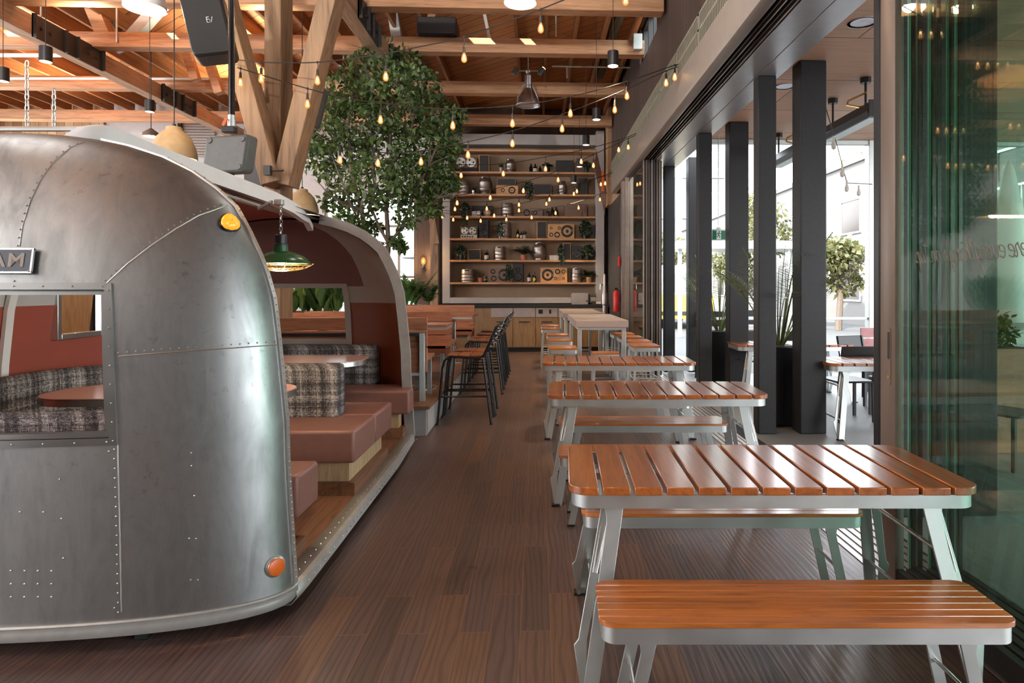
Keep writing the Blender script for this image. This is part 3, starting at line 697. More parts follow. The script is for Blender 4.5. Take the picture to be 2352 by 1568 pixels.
def picnic_bench(loc, rz, label):
    t = thing('bench', label, 'bench', loc, rz, 'benches at the picnic tables')
    zt = .38
    o1 = rrect(-BL+.008, BL-.008, -BD+.006, BD-.006, .05, 7); o2 = rrect(-BL+.02, BL-.02, -BD+.018, BD-.018, .04, 7); k = len(o1)
    fr = MB(); vs = [(x, y, z) for z in (zt, .432) for q in (o1, o2) for x, y in q]; fs = []
    for i in range(k):
        j = (i+1) % k
        fs += [(i, j, 2*k+j, 2*k+i), (k+j, k+i, 3*k+i, 3*k+j), (2*k+i, 2*k+j, 3*k+j, 3*k+i), (j, i, k+i, k+j)]
    fr.add(vs, fs)
    fr.obj('frame', M['galv'], t)
    n = 7; p = 2*BD/n; g = .003
    for i in range(n):
        y0 = -BD+i*p+(g/2 if i else 0); y1 = -BD+(i+1)*p-(g/2 if i < n-1 else 0)
        def inset(y):
            r = .05; d = BD-abs(y)
            return 0 if d >= r else r-sqrt(max(0, r*r-(r-d)**2))
        ys = [y0+(y1-y0)*q/5 for q in range(6)]
        o = [(-BL+inset(y), y) for y in ys[::-1]]+[(BL-inset(y), y) for y in ys]
        MB().prism(o, .433, .45).obj('slat', M['teakx'], t, bev=.0015, seg=1)
    for s in (-1, 1):
        for e in (-1, 1):
            y0 = e*(BD-.028)
            lg = MB().prism(leg_outline(s, .50, .585, .042, zt+.01, .03, .05), y0-.006, y0+.006, 'y')
            l = lg.obj('leg', M['galv'], t, bev=.002)
            MB().box(s*.585-.024, s*.585+.024, y0-.01, y0+.01, 0, .012).obj('foot', M['black'], l)
        MB().tube([(s*.545, -BD+.03, .18), (s*.545, BD-.03, .18)], .007, 8).obj('stretcher', M['steel'], t)
    return t
RZ = -radians(2.4)
T1 = picnic_table((.914, 2.722, 0), RZ, 'slatted teak picnic table at the open glass stack, with the big orange bench before it')
dup(T1, (.866, 4.833, 0), RZ, 'slatted teak picnic table second in the row, opposite the double booth seat')
dup(T1, (.838, 6.797, 0), RZ, 'slatted teak picnic table third in the row, just before the grey high tables')
B1 = picnic_bench((.864, 2.138, 0), RZ, 'glossy orange slatted bench in front of the first picnic table')
for (x, y), lab in (((.875, 3.12), 'slatted bench on the far side of the first picnic table'), ((.80, 4.16), 'slatted bench on the near side of the second picnic table'),
                    ((.83, 5.12), 'slatted bench on the far side of the second picnic table'), ((.78, 6.13), 'slatted bench on the near side of the third picnic table'),
                    ((.81, 7.16), 'slatted bench on the far side of the third picnic table')):
    dup(B1, (x, y, 0), RZ, lab)

# ================================================================== HIGH TABLES AND SLATTED STOOLS
def high_table(x0, x1, y0, y1, label):
    t = thing('high_table', label, 'table', ((x0+x1)/2, (y0+y1)/2, 0), 0, 'grey high tables')
    MB().box(x0, x1, y0, y1, .955, 1.05).obj('tabletop', M['greytop'], t, w=True, bev=.004)
    MB().box(x0+.03, x1-.03, y0+.03, y1-.03, .915, .955).obj('apron', M['galv'], t, w=True, bev=.003)
    for x in (x0+.03, x1-.085):
        for y in (y0+.03, y1-.085):
            MB().box(x, x+.055, y, y+.055, 0, .915).obj('leg', M['galv'], t, w=True, bev=.004)
    for y in (y0+.05, y1-.06): MB().box(x0+.085, x1-.085, y-.02, y+.02, .14, .18).obj('foot_rail', M['galv'], t, w=True)
high_table(.53, 1.27, 8.98, 11.3, 'grey stone topped high table behind the third picnic table')
high_table(.46, 1.20, 11.75, 14.1, 'grey stone topped high table closer to the shelf wall')
def slat_stool(loc, label, w=.36, d=.44, h=.75):
    t = thing('slatted_stool', label, 'stool', loc, 0, 'slatted metal stools at the high tables')
    f = MB()
    o = rrect(-w/2, w/2, -d/2, d/2, .03, 4); f.prism(o, h-.075, h-.025); f.obj('frame', M['galv'], t)
    for i in range(5):
        y0 = -d/2+i*d/5+.006; MB().box(-w/2, w/2, y0, y0+d/5-.012, h-.025, h).obj('slat', M['teakx'], t, bev=.003)
    for s in (-1, 1):
        for e in (-1, 1):
            MB().bar((s*(w/2-.04), e*(d/2-.04), h-.07), (s*(w/2-.0), e*(d/2-.0), 0), .03, .02, (0, 1, 0)).obj('leg', M['galv'], t)
    rg = MB()
    for z in (.18, .32):
        q = .02*z
        for s in (-1, 1):
            rg.tube([(s*(w/2-.015), -d/2+.015, z), (s*(w/2-.015), d/2-.015, z)], .008, 6); rg.tube([(-w/2+.015, s*(d/2-.015), z), (w/2-.015, s*(d/2-.015), z)], .008, 6)
    rg.obj('foot_ring', M['galv'], t)
    return t
s0 = slat_stool((.32, 8.30, 0), 'slatted stool on the aisle side of the first high table, near corner')
for (x, y), lab in (((.33, 9.55), 'slatted stool on the aisle side of the first high table, middle'), ((.33, 10.6), 'slatted stool on the aisle side of the first high table, far corner'),
                    ((.25, 12.2), 'slatted stool on the aisle side of the second high table, near corner'), ((.25, 13.2), 'slatted stool on the aisle side of the second high table, far corner'),
                    ((1.42, 8.55), 'slatted stool on the door side of the first high table, near corner'), ((1.44, 9.3), 'slatted stool on the door side of the first high table, second along'),
                    ((1.44, 10.05), 'slatted stool on the door side of the first high table, third along'), ((1.42, 10.8), 'slatted stool on the door side of the first high table, fourth along'),
                    ((1.40, 12.6), 'slatted stool on the door side of the second high table'), ((.9, 8.62), 'low slatted stool at the end of the first high table')):
    s = dup(s0, (x, y, 0), 0, lab)
    if 'low' in lab: s.scale = (1, .7, .86)

# ================================================================== BLACK BAR STOOLS
def bar_stool(loc, label):
    t = thing('bar_stool', label, 'stool', loc, 0, 'black bar stools along the booth platform')
    hs = .75
    for s in (-1, 1):
        y = s*.20
        # rear upright and rear leg in one bent tube, front leg in another
        l = MB().tube([(.29, y*1.05, .0), (.2, y, .73)], .0135, 8); l.obj('leg', M['blackg'], t)
        l = MB().tube([(-.30, y*1.05, .0), (-.245, y, .62), (-.22, y, .71), (-.16, y, hs), (.16, y, hs-.02), (.21, y, hs+.02), (.34, y*.98, 1.08)], .0135, 8); l.obj('leg', M['blackg'], t)
        for fx in (.29, -.30): MB().lathe([(.017, 0), (.017, .02)], (fx, y*1.05, 0), 8).obj('foot', M['black'], t)
    for i in range(3):
        x0 = -.2+i*.128; MB().box(x0, x0+.118, -.19, .19, hs-.004, hs+.014).obj('seat_slat', M['teakd'], t, bev=.003)
    for i, z in enumerate((.84, .985)):
        x = .215+(z-.77)*.42
        MB().prism([(x, z), (x+.014, z-.005), (x+.062, z+.105), (x+.048, z+.11)], -.2, .2, 'y').obj('back_slat', M['black'], t)
    bo = MB()
    for s in (-1, 1):
        for z in (.86, .92, 1.0, 1.06): bo.sphere((.215+(z-.77)*.42+.03, s*.2, z), .011, 8, 4)
    bo.obj('bolt', M['steel'], t)
    z = .31
    MB().tube([(-.275, -.205, z), (.25, -.205, z), (.25, .205, z), (-.275, .205, z)], .010, 8, closed=True).obj('foot_ring', M['blackg'], t)
    return t
st0 = bar_stool((-.80, 7.33, 0), 'black bar stool closest to the trailer, at the platform corner'.replace('closest to', 'first after'))
for i, y in enumerate((7.84, 9.36, 9.86, 10.6, 11.45)):
    dup(st0, (-.79, y, 0), 0, 'black bar stool %s along the booth platform counting from the trailer' % ('second', 'third', 'fourth', 'fifth', 'sixth')[i])

# ================================================================== BOOTH PLATFORM
pf = thing('booth_platform', 'raised concrete booth platform with a wooden deck edge behind the trailer', 'platform', (-3.5, 9.6, 0))
MB().box(-5.1, -1.13, 6.88, 12.25, 0, .275).box(-1.32, -1.13, 6.6, 6.88, 0, .275).obj('base', M['concrete'], pf, w=True, bev=.005)
MB().box(-5.1, -1.095, 6.86, 12.25, .275, .31).box(-1.34, -1.095, 6.565, 6.86, .275, .31).obj('deck', M['plinth'], pf, w=True, bev=.003)
for i in range(7): MB().box(-1.13, -1.12, 6.62+i*.75, 7.34+i*.75, .02, .265).obj('side_panel', M['concrete'], pf, w=True)
def booth(y, face, label, x0=-3.1, x1=-1.17):
    """plank booth seat; face=+1 sits towards +Y, -1 towards the camera"""
    t = thing('booth_bench', label, 'bench', ((x0+x1)/2, y, .31), 0, 'plank booth benches')
    zb = .31; f = face
    for i, (z0, z1) in enumerate(((.30, .56), (.57, .74), (.75, .88))):
        MB().box(x0, x1, y-.02, y+.02, zb+z0, zb+z1).obj('back_board', M['cedar'], t, w=True, bev=.004)
    for i in range(3):
        a = y+f*(.04+i*.15); b = y+f*(.18+i*.15)
        MB().box(x0, x1, min(a, b), max(a, b), zb+.42, zb+.46).obj('seat_board', M['cedar'], t, w=True, bev=.004)
    a = y+f*.46; b = y+f*.48
    MB().box(x0, x1, min(a, b), max(a, b), zb+.36, zb+.46).obj('seat_fascia', M['cedar'], t, w=True)
    for x in (x0+.02, x1-.075):
        MB().box(x, x+.055, y-f*.03-.035, y-f*.03+.035, zb, zb+.72).obj('post', M['galv'], t, w=True, bev=.003)
        MB().box(x, x+.05, y+f*.42-.02, y+f*.42+.02, zb, zb+.42).obj('leg', M['galv'], t, w=True, bev=.003)
    MB().box(x0+.02, x1-.02, y-f*.03-.03, y-f*.03+.02, zb+.685, zb+.72).obj('rail', M['black'], t, w=True)
    MB().box(x0+.02, x1-.02, y-f*.03-.02, y-f*.03+.02, zb+.27, zb+.3).obj('rail', M['galv'], t, w=True)
booth(6.9, 1, 'plank booth bench behind the trailer, its back towards the trailer')
booth(8.72, -1, 'plank booth bench facing the trailer across the first slatted table')
booth(8.86, 1, 'plank booth bench backing onto the second, facing the shelves')
booth(12.0, -1, 'plank booth bench at the far end of the platform')
def booth_table(x0, x1, y0, y1, label):
    t = thing('booth_table', label, 'table', ((x0+x1)/2, (y0+y1)/2, .31), 0, 'slatted booth tables')
    MB().box(x0, x1, y0, y1, 1.02, 1.05).obj('frame', M['galv'], t, w=True)
    n = 5; d = (y1-y0)/n
    for i in range(n): MB().box(x0, x1+.01, y0+i*d+.006, y0+(i+1)*d-.006, 1.05, 1.08).obj('slat', M['cedar'], t, w=True, bev=.002)
    for x in (x0+.3, x1-.4):
        MB().box(x, x+.1, (y0+y1)/2-.05, (y0+y1)/2+.05, .32, 1.02).obj('pedestal', M['steel'], t, w=True, bev=.01)
        MB().lathe([(.22, .31), (.22, .325), (.06, .34)], (x+.05, (y0+y1)/2, 0), 20).obj('base', M['steel'], t, w=True)
booth_table(-2.9, -1.06, 7.5, 8.05, 'slatted booth table on the platform closer to the trailer')
booth_table(-2.9, -1.02, 10.1, 10.9, 'slatted booth table on the platform closer to the shelves')

# ================================================================== BACK COUNTER
ct = thing('counter', 'oak fronted service counter under the shelf wall', 'counter', (-.3, 15.5, 0))
MB().box(-2.3, 1.66, 15.25, 15.92, .1, 1.05).obj('body', M['cabinet'], ct, w=True)
MB().box(-2.3, 1.66, 15.3, 15.9, 0, .1).obj('plinth', M['dark'], ct, w=True)
MB().box(-2.34, 1.68, 15.17, 15.94, 1.05, 1.12).obj('worktop', M['dark'], ct, w=True, bev=.004)
for i in range(5):
    x = -1.1+i*.53
    d = MB().box(x, x+.51, 15.225, 15.25, .12, .80).obj('door', M['cabinet'], ct, w=True, bev=.003)
    MB().box(x+.13, x+.38, 15.205, 15.225, .70, .72).obj('handle', M['dark'], d, w=True)
    MB().box(x, x+.51, 15.225, 15.25, .82, 1.04).obj('drawer', M['greytop'], ct, w=True, bev=.003)
MB().box(.02, .12, 15.222, 15.226, .9, 1.0).box(.27, .32, 15.222, 15.226, .9, 1.0).obj('socket_plate', M['dark'], ct, w=True)
# toaster-like steel machine and till
a = atY(1331, 707, 15.4)
tm = thing('counter_oven', 'brushed steel box shaped counter oven at the end of the counter', 'oven', (a.x, 15.5, 1.12))
MB().prism(rrect(a.x-.2, a.x+.2, 1.12, 1.39, .03, 4), 15.3, 15.7, 'y').obj('body', M['keg'], tm, w=True)
MB().box(a.x+.2, a.x+.25, 15.35, 15.65, 1.16, 1.36).obj('side_panel', M['black'], tm, w=True, bev=.01)
MB().lathe([(.02, 15.27), (.02, 15.3)], (a.x+.17, 0, 1.2), 10, 'y').obj('knob', M['black'], tm, w=True)
a = atY(1368, 704, 15.4)
MBt = thing('card_terminal', 'small black till with a pale screen beside the steel oven', 'till', (a.x+.05, 15.45, 1.12))
MB().prism([(15.3, 1.12), (15.6, 1.12), (15.6, 1.22), (15.34, 1.15)], a.x-.1, a.x+.22, 'x').obj('body', M['black'], MBt, w=True)
MB().box(a.x, a.x+.12, 15.29, 15.3, 1.13, 1.19).obj('screen', M['label'], MBt, w=True)

# ================================================================== TRAILER
XC = -2.35
PW = [(1.226, .10), (1.224, .155), (1.204, .46), (1.19, .72), (1.186, .89), (1.152, 1.25), (1.128, 1.456), (1.097, 1.569), (1.067, 1.653), (1.015, 1.767), (.954, 1.88), (.87, 1.96), (.768, 2.034), (.638, 2.10), (.488, 2.15), (.36, 2.178), (.2, 2.198), (.0, 2.205)]
def wz(z):
    for (a, b), (c, d) in zip(PW, PW[1:]):
        if b <= z <= d: return a+(c-a)*(z-b)/(d-b)
    return PW[0][0] if z < .1 else 0
def dz(z, D):
    if z < .9: return D
    t = min(1, (z-.9)/1.31); return D*max(0, 1-t**2.6)**.55
def cap_pt(s, z, yt, D, sgn, off=0.0, dx=0):
    w = max(0.0, wz(z)-off); n = 2.3
    return Vector((XC+dx+s*w, yt+sgn*(max(0, dz(z, D)-off)*max(0, 1-abs(s)**n)**(1/n)), z-off*max(0, min(1, (z-1.3)/.6))))
ZL = [.10, .155, .3, .46, .6, .72, .80]
def zlist(zs):
    base = ZL+[1.0, 1.1, 1.25, 1.36, 1.42, 1.6, 1.653, 1.71, 1.767, 1.82, 1.88, 1.92, 1.96, 2.0, 2.034, 2.07, 2.10, 2.125, 2.15, 2.165, 2.178, 2.19, 2.198, 2.2045]
    return sorted(set([z for z in base if all(abs(z-q) > .02 for q in zs)]+zs))
def slist(sh):
    a = [sin(pi/2*k/14) for k in range(15)]
    a = [q for q in a if abs(q-sh) > .03]+[sh]; a = sorted(a)
    return [-q for q in a[:0:-1]]+a
tl = thing('travel_trailer', 'riveted silver travel trailer with its side cut open to show booth seats', 'trailer', (XC, 4.5, 0))
YN, DN, YF, DF = 3.05, .36, 6.15, .62
def cap(name, mats, yt, D, sgn, sh, z0, z1, off, flip, matf=None, dx=0, par=tl):
    zs = zlist([z0, z1]); ss = slist(sh); mb = MB(); ns = len(ss)
    for z in zs: mb.v += [tuple(cap_pt(s, z, yt, D, sgn, off, dx)) for s in ss]
    for i in range(len(zs)-1):
        for j in range(ns-1):
            zm = (zs[i]+zs[i+1])/2; sm = (ss[j]+ss[j+1])/2
            if z0 < zm < z1 and abs(sm) < sh: continue
            f = (i*ns+j, i*ns+j+1, (i+1)*ns+j+1, (i+1)*ns+j)
            mb.f.append(f[::-1] if flip else f); mb.m.append(matf(sm, zm) if matf else 0)
    return mb.obj(name, mats, par, w=True, smooth=50)
WZ0, WZ1, WS = .885, 1.495, .50
FZ0, FZ1, FS = .96, 1.545, .42
fcap = cap('end_shell', M['skin'], YN, DN, -1, WS, WZ0, WZ1, 0, False)
cap('end_liner', [M['liner'], M['red']], YN, DN, -1, WS, WZ0, WZ1, .045, True, lambda s, z: 1 if z < 1.36 else 0)
cap('end_shell', M['alu'], YF, DF, 1, FS, FZ0, FZ1, 0, True, None, -.05)
def farmat(s, z):
    if z < 1.36 and (s > 0 or z < 1.36): return 2
    if s > .58: return 1
    return 0 if z > 1.5 else 1
cap('end_liner', [M['maroon'], M['liner'], M['brownpanel']], YF, DF, 1, FS, FZ0, FZ1, .06, False, farmat, -.05)
# long side, roof and their lining (the aisle side is cut away)
prof = [(XC-w, z) for w, z in PW[1:]]+[(XC+w, z) for w, z in PW[::-1][1:] if w <= .4]
def dens(p, k=3):
    o = []
    for a, b in zip(p, p[1:]): o += [(a[0]+(b[0]-a[0])*i/k, a[1]+(b[1]-a[1])*i/k) for i in range(k)]
    return o+[p[-1]]
def side(name, mats, off, matf, holes=()):
    p = dens(prof); ys = sorted(set([YN+(YF-YN)*i/10 for i in range(11)]+[q for h in holes for q in h[:2]]))
    mb = MB(); n = len(p)
    for y in ys:
        for x, z in p:
            q = off; dx = q*min(1, max(0, (XC-x)/.6)); dzz = q*max(0, min(1, (z-1.3)/.6))
            mb.v.append((x+dx, y, z-dzz))
    for i in range(len(ys)-1):
        for j in range(n-1):
            ym = (ys[i]+ys[i+1])/2; zm = (p[j][1]+p[j+1][1])/2; xm = (p[j][0]+p[j+1][0])/2
            if any(h[0] < ym < h[1] and h[2] < zm < h[3] and xm < -3 for h in holes): continue
            mb.f.append((i*n+j, i*n+j+1, (i+1)*n+j+1, (i+1)*n+j)); mb.m.append(matf(xm, zm) if matf else 0)
    return mb.obj(name, mats, tl, w=True, smooth=50)
side('roof_and_wall_shell', M['skin'], 0, None, [(4.78, 5.2, 1.17, 1.5)])
def linm(x, z):
    if x > -2.12: return 0
    if x > -2.28: return 1
    if x > -2.9: return 2
    return 1 if z > 1.36 else 2
side('wall_liner', [M['maroon'], M['offwhite'], M['red']], .045, linm, [(4.78, 5.2, 1.17, 1.5)])
for y in (4.30, 5.33):
    pi_ = MB(); pi_.prism([(XC-wz(z)+.05, z) for z in (.5, 1.0, 1.36, 1.6)]+[(XC-wz(z)+.075, z) for z in (1.6, 1.36, 1.0, .5)], y, y+.06, 'y')
    pi_.obj('wall_rib', M['white'], tl, w=True)
wfm = MB(); x = XC-wz(1.3)+.06
for a in ((4.74, 4.78, 1.13, 1.54), (5.2, 5.24, 1.13, 1.54), (4.78, 5.2, 1.13, 1.17), (4.78, 5.2, 1.5, 1.54)): wfm.box(x-.03, x+.02, a[0], a[1], a[2], a[3])
wfm.obj('side_window_frame', M['alul'], tl, w=True, bev=.004)
# cut edges
def ring(name, mats, yt, y0, y1, o0, o1, dx=0):
    mb = MB(); zs = [q for w, q in PW if w > .33]; zs = sorted(zs+[.3, .6, 1.05, 1.35, 1.5, 1.61, 1.71, 1.82, 1.92, 2.0, 2.07, 2.125])
    rows = []
    for z in zs:
        w = wz(z); k = max(0, min(1, (z-1.3)/.8)); e = 1e-3
        tz = .01; t = Vector((wz(min(2.2, z+tz))-wz(max(.1, z-tz)), 2*tz)).normalized(); nx, nz = t.y, -t.x
        rows.append([(XC+dx+w+nx*o, y, z+nz*o) for o, y in ((o0, y0), (o1, y0), (o1, y1), (o0, y1), (o0, y0))])
    mb.grid(rows); mb.f.append((0, 1, 2, 3)); mb.m.append(0); k = (len(rows)-1)*5; mb.f.append((k+3, k+2, k+1, k)); mb.m.append(0)
    return mb.obj(name, mats, tl, w=True, smooth=40)
ring('edge_trim', M['alul'], YN, YN-.028, YN+.012, -.01, .006)
ring('edge_trim', M['lip'], YF, YF-.02, YF+.02, -.075, .012, -.05)
rvt = MB()
for k in range(64):
    z = .16+k*.0316 if k < 46 else 1.616+(k-46)*.03
    if z > 2.15: break
    w = wz(z); rvt.sphere((XC+w+.006+(.0 if z < 1.7 else -.0), YN-.008, z+(.004 if z > 1.7 else 0)), .0048, 6, 4)
rvt.obj('edge_rivets', M['rivet'], tl, w=True)
# white roof rail along the cut
rp = [(-2.14, 3.055, 2.20), (-2.08, 3.06, 2.245), (-2.02, 3.09, 2.262), (-1.985, 3.18, 2.258), (-1.975, 3.4, 2.245), (-1.975, 4.0, 2.238), (-1.98, 4.6, 2.234), (-1.985, 5.0, 2.23), (-2.0, 5.35, 2.215), (-2.03, 5.65, 2.19), (-2.07, 5.9, 2.15), (-2.12, 6.15, 2.10)]
rr = []
for i, (x, y, z) in enumerate(rp):
    h = .10 if 1 < i < 10 else .06
    rr.append([(x, y, z), (x+.012, y, z-.008), (x+.012, y, z-h), (x-.04, y, z-h), (x-.04, y, z), (x, y, z)])
q = MB().grid(rr); q.obj('roof_rail', M['white'], tl, w=True, smooth=50)
MB().tube([(-2.02, 3.5, 2.12), (-2.0, 4.0, 2.10), (-1.99, 4.7, 2.09), (-1.93, 4.55, 2.05), (-1.63, 4.02, 2.03)], .011, 8).obj('conduit', M['galv'], tl, w=True)
# deck, belt, sill
MB().box(-3.5, -1.2, 2.98, 6.2, .075, .125).box(-3.2, -1.75, 2.78, 2.98, .075, .125).box(-3.2, -1.75, 6.2, 6.6, .075, .125).obj('deck', M['plinth'], tl, w=True)
MB().box(-3.3, -1.4, 2.95, 6.3, .03, .075).obj('chassis', M['dark'], tl, w=True)
sl = MB()
rows = []
for y, dx, k in ((3.03, -.01, 1), (3.15, .0, 1), (3.6, .0, 1), (5.2, -.01, 1), (5.95, -.045, 1), (6.12, -.055, .8)):
    rows.append([(-1.21+dx, y, .129), (-1.13+dx, y, .129), (-1.108+dx, y, .12), (-1.10+dx, y, .072), (-1.13+dx, y, .035), (-1.2+dx, y, .032)])
sl.grid(rows); sl.obj('door_sill', M['belt'], tl, w=True, smooth=20, solid=.004)
rv2 = MB(); rv3 = MB()
for i in range(38):
    y = 3.12+i*.078; rv2.sphere((-1.165, y, .129), .006, 6, 4); rv3.sphere((-1.102-(.0 if y < 5 else .02), y+.03, .098), .005, 6, 4)

bl = MB()
ss = [sin(pi/2*k/16) for k in range(17)]; ss = [-q for q in ss[:0:-1]]+ss
rows = []
for s in ss:
    p = cap_pt(s, .105, YN, DN, -1); c = Vector((XC, YN+.3, .105)); n = (p-c); n.z = 0; n.normalize()
    rows.append([tuple(p+n*o+Vector((0, 0, z))) for o, z in ((-.02, .032), (.010, .031), (.015, .024), (.009, .015), (.012, .0), (.011, -.02), (.003, -.036), (-.02, -.038))])
bl.grid(rows); bl.obj('belt_moulding', M['belt'], tl, w=True, smooth=50)
sk = MB(); rows = []
for s in ss:
    p = cap_pt(s, .105, YN, DN, -1); rows.append([(XC+(p.x-XC)*.97, p.y+.04, .08), (XC+(p.x-XC)*.90, p.y+.16, .04)])
sk.grid(rows); sk.obj('underskirt', M['trackdark'], tl, w=True)
for x in (-1.72, -3.0): MB().box(x, x+.06, 2.82, 2.9, 0, .1).obj('jack_foot', M['black'], tl, w=True, bev=.005)
# window surround: flange and recess following the curved end
def surf(s, z, o=0): 
    p = cap_pt(s, z, YN, DN, -1); return (p.x+o*.25*s, p.y-o, p.z)
fl = MB()
sw = .028/1.15; S0 = WS+sw; zt, zb2 = WZ1+.028, WZ0-.028
def band(pts0, pts1, o0, o1):
    rows = [[surf(a[0], a[1], o0), surf(a[0], a[1], o1), surf(b[0], b[1], o1), surf(b[0], b[1], o0)] for a, b in zip(pts0, pts1)]
    fl.grid(rows)
N = 12; S_ = [-S0+2*S0*i/N for i in range(N+1)]; Z_ = [zb2+(zt-zb2)*i/6 for i in range(7)]
band([(s, zt) for s in S_], [(s, WZ1) for s in S_], -.001, .007); band([(s, WZ0) for s in S_], [(s, zb2) for s in S_], -.001, .007)
for sg in (-1, 1): band([(sg*S0, z) for z in Z_], [(sg*WS, z) for z in Z_], -.001, .007)
fl.obj('window_flange', M['alu'], tl, w=True, smooth=30)
fl = MB(); rw = .022; Si = WS-rw/1.13; zi1, zi0 = WZ1-rw, WZ0+rw
S_ = [-WS+2*WS*i/N for i in range(N+1)]; Z_ = [WZ0+(WZ1-WZ0)*i/6 for i in range(7)]
band([(s, WZ1) for s in S_], [(s, zi1) for s in S_], -.05, -.014); band([(s, zi0) for s in S_], [(s, WZ0) for s in S_], -.05, -.014)
for sg in (-1, 1): band([(sg*WS, z) for z in Z_], [(sg*Si, z) for z in Z_], -.05, -.014)
fl.obj('window_frame', M['alu'], tl, w=True, smooth=30)
# far window frame in pale timber
fw = MB()
def fsurf(s, z, o): 
    p = cap_pt(s, z, YF, DF, 1, .06, -.05); return (p.x, p.y+o, p.z)
def fband(p0, p1):
    fw.grid([[fsurf(a[0], a[1], .06), fsurf(a[0], a[1], -.02), fsurf(b[0], b[1], -.02), fsurf(b[0], b[1], .06)] for a, b in zip(p0, p1)])
e = .035; S_ = [-FS-e+2*(FS+e)*i/10 for i in range(11)]; Z_ = [FZ0-.03+(FZ1-FZ0+.06)*i/6 for i in range(7)]
fband([(s, FZ1+.03) for s in S_], [(s, FZ1-.02) for s in S_]); fband([(s, FZ0+.02) for s in S_], [(s, FZ0-.03) for s in S_])
for sg in (-1, 1): fband([(sg*(FS+e), z) for z in Z_], [(sg*(FS-.02), z) for z in Z_])
fw.obj('far_window_frame', M['liner'], tl, w=True, smooth=30)
# seams, ribs and rivets on the visible end, read off as points of the curved shell
GRID = [(s/60, .12+z*.0173) for s in range(0, 61) for z in range(0, 121)]
GP = [(proj(cap_pt(s, z, YN, DN, -1)), s, z) for s, z in GRID]
def on_cap(px, py):
    (a, b), s, z = min(GP, key=lambda g: (g[0][0]-px)**2+(g[0][1]-py)**2)
    for st in (.008, .004, .002, .001):
        best = min(((proj(cap_pt(min(1, max(0, s+i*st)), min(2.2, z+j*st), YN, DN, -1)), min(1, max(0, s+i*st)), min(2.2, z+j*st)) for i in (-2, -1, 0, 1, 2) for j in (-2, -1, 0, 1, 2)), key=lambda g: (g[0][0]-px)**2+(g[0][1]-py)**2)
        s, z = best[1], best[2]
    p = cap_pt(s, z, YN, DN, -1); e = .01
    du = cap_pt(min(.999, s+e), z, YN, DN, -1)-cap_pt(s-e, z, YN, DN, -1); dv = cap_pt(s, min(2.2, z+e), YN, DN, -1)-cap_pt(s, z-e, YN, DN, -1)
    n = du.cross(dv).normalized()
    if n.y > 0: n = -n
    return p, n
def polyl(pts, step):
    out = []; carry = 0
    for (x0, y0), (x1, y1) in zip(pts, pts[1:]):
        L = sqrt((x1-x0)**2+(y1-y0)**2); d = carry
        while d < L: out.append((x0+(x1-x0)*d/L, y0+(y1-y0)*d/L)); d += step
        carry = d-L
    return out
SEAMS = [([(279, 1405), (275, 1200), (270, 1010)], 22, (-8, 0)), ([(272, 818), (400, 808), (520, 800), (645, 791)], 20, (0, -8)),
         ([(245, 650), (290, 608), (345, 565), (400, 527), (455, 495), (525, 470)], 17, (-4, -6)), ([(45, 566), (52, 520), (70, 462), (92, 415), (125, 370), (165, 337), (198, 326)], 19, (-5, -2))]
rvs = MB()
def rivet(px, py, r=.0035):
    p, n = on_cap(px, py); rvs.sphere(p+n*.0015, r, 6, 4)
for pts, step, (ox, oy) in SEAMS:
    pp = [on_cap(*q) for q in polyl(pts, 12)]
    MB().tube([p+n*.0002 for p, n in pp], .0026, 6).obj('seam', M['alul'], tl, w=True)
    for x, y in polyl(pts, step): rivet(x+ox, y+oy)
for i in range(4):
    for j in range(3): rivet(25+i*31, 1310+j*30)
for x, y in ((137, 1100), (46, 1175), (100, 1175), (141, 1190), (145, 1281), (439, 1040), (440, 1069), (446, 1138), (434, 1236), (450, 1236), (438, 1331), (454, 1331), (250, 1036), (262, 1395), (33, 645)): rivet(x, y)
for i in range(8): 
    for z, o in ((WZ1+.014, 0), (WZ0-.014, 0)):
        s = -.2+i*.1*.99
        if s <= S0: p = surf(s, z, .008); rvs.sphere(p, .0036, 6, 4)
for i in range(9): rvs.sphere(surf(WS+sw/2, WZ0-.01+i*.077, .008), .0036, 6, 4)
rvs.add(rv2.v, rv2.f); rvs.add(rv3.v, rv3.f)
rvs.obj('rivets', M['rivet'], tl, w=True)
# name plaque over the window
pq = thing
zp = 1.612; ya = cap_pt(.25, 1.562, YN, DN, -1).y; yb = cap_pt(.25, 1.662, YN, DN, -1).y; yp = (ya+yb)/2-.036-.006; tilt = math.atan2(yb-ya, .10)
pb = MB().box(-.285, .285, -.005, .005, -.05, .05); rot = Matrix.Translation((XC, yp+.03, zp)) @ Matrix.Rotation(-tilt, 4, 'X')
pbo = pb.xf(rot).obj('name_plaque', M['plaque'], tl, w=True)
fr = MB()
for a in ((-.29, .29, .045, .052), (-.29, .29, -.052, -.045), (-.29, -.283, -.05, .05), (.283, .29, -.05, .05)): fr.box(a[0], a[1], -.009, .0, a[2], a[3])
for x in (-.28, .28):
    for z in (-.044, .044): fr.sphere((x, -.01, z), .004, 6, 4)
pof = Vector(pbo.location)
fr.xf(rot); fr.obj('plaque_border', M['rivet'], pbo, w=True)
cu = bpy.data.curves.new('lettering', 'FONT'); cu.body = 'AIRSTREAM'; cu.size = .078; cu.extrude = .0012; cu.offset = .0016; cu.align_x = 'CENTER'; cu.align_y = 'CENTER'; cu.space_character = 1.16
cu.materials.append(M['greybeam']); tmp = bpy.data.objects.new('tmp', cu); lm = bpy.data.meshes.new_from_object(tmp); bpy.data.objects.remove(tmp); wd_ = max(v.co.x for v in lm.vertices)-min(v.co.x for v in lm.vertices)
for v in lm.vertices: v.co.x *= .515/wd_
lm.materials.clear(); lm.materials.append(M['greybeam'])
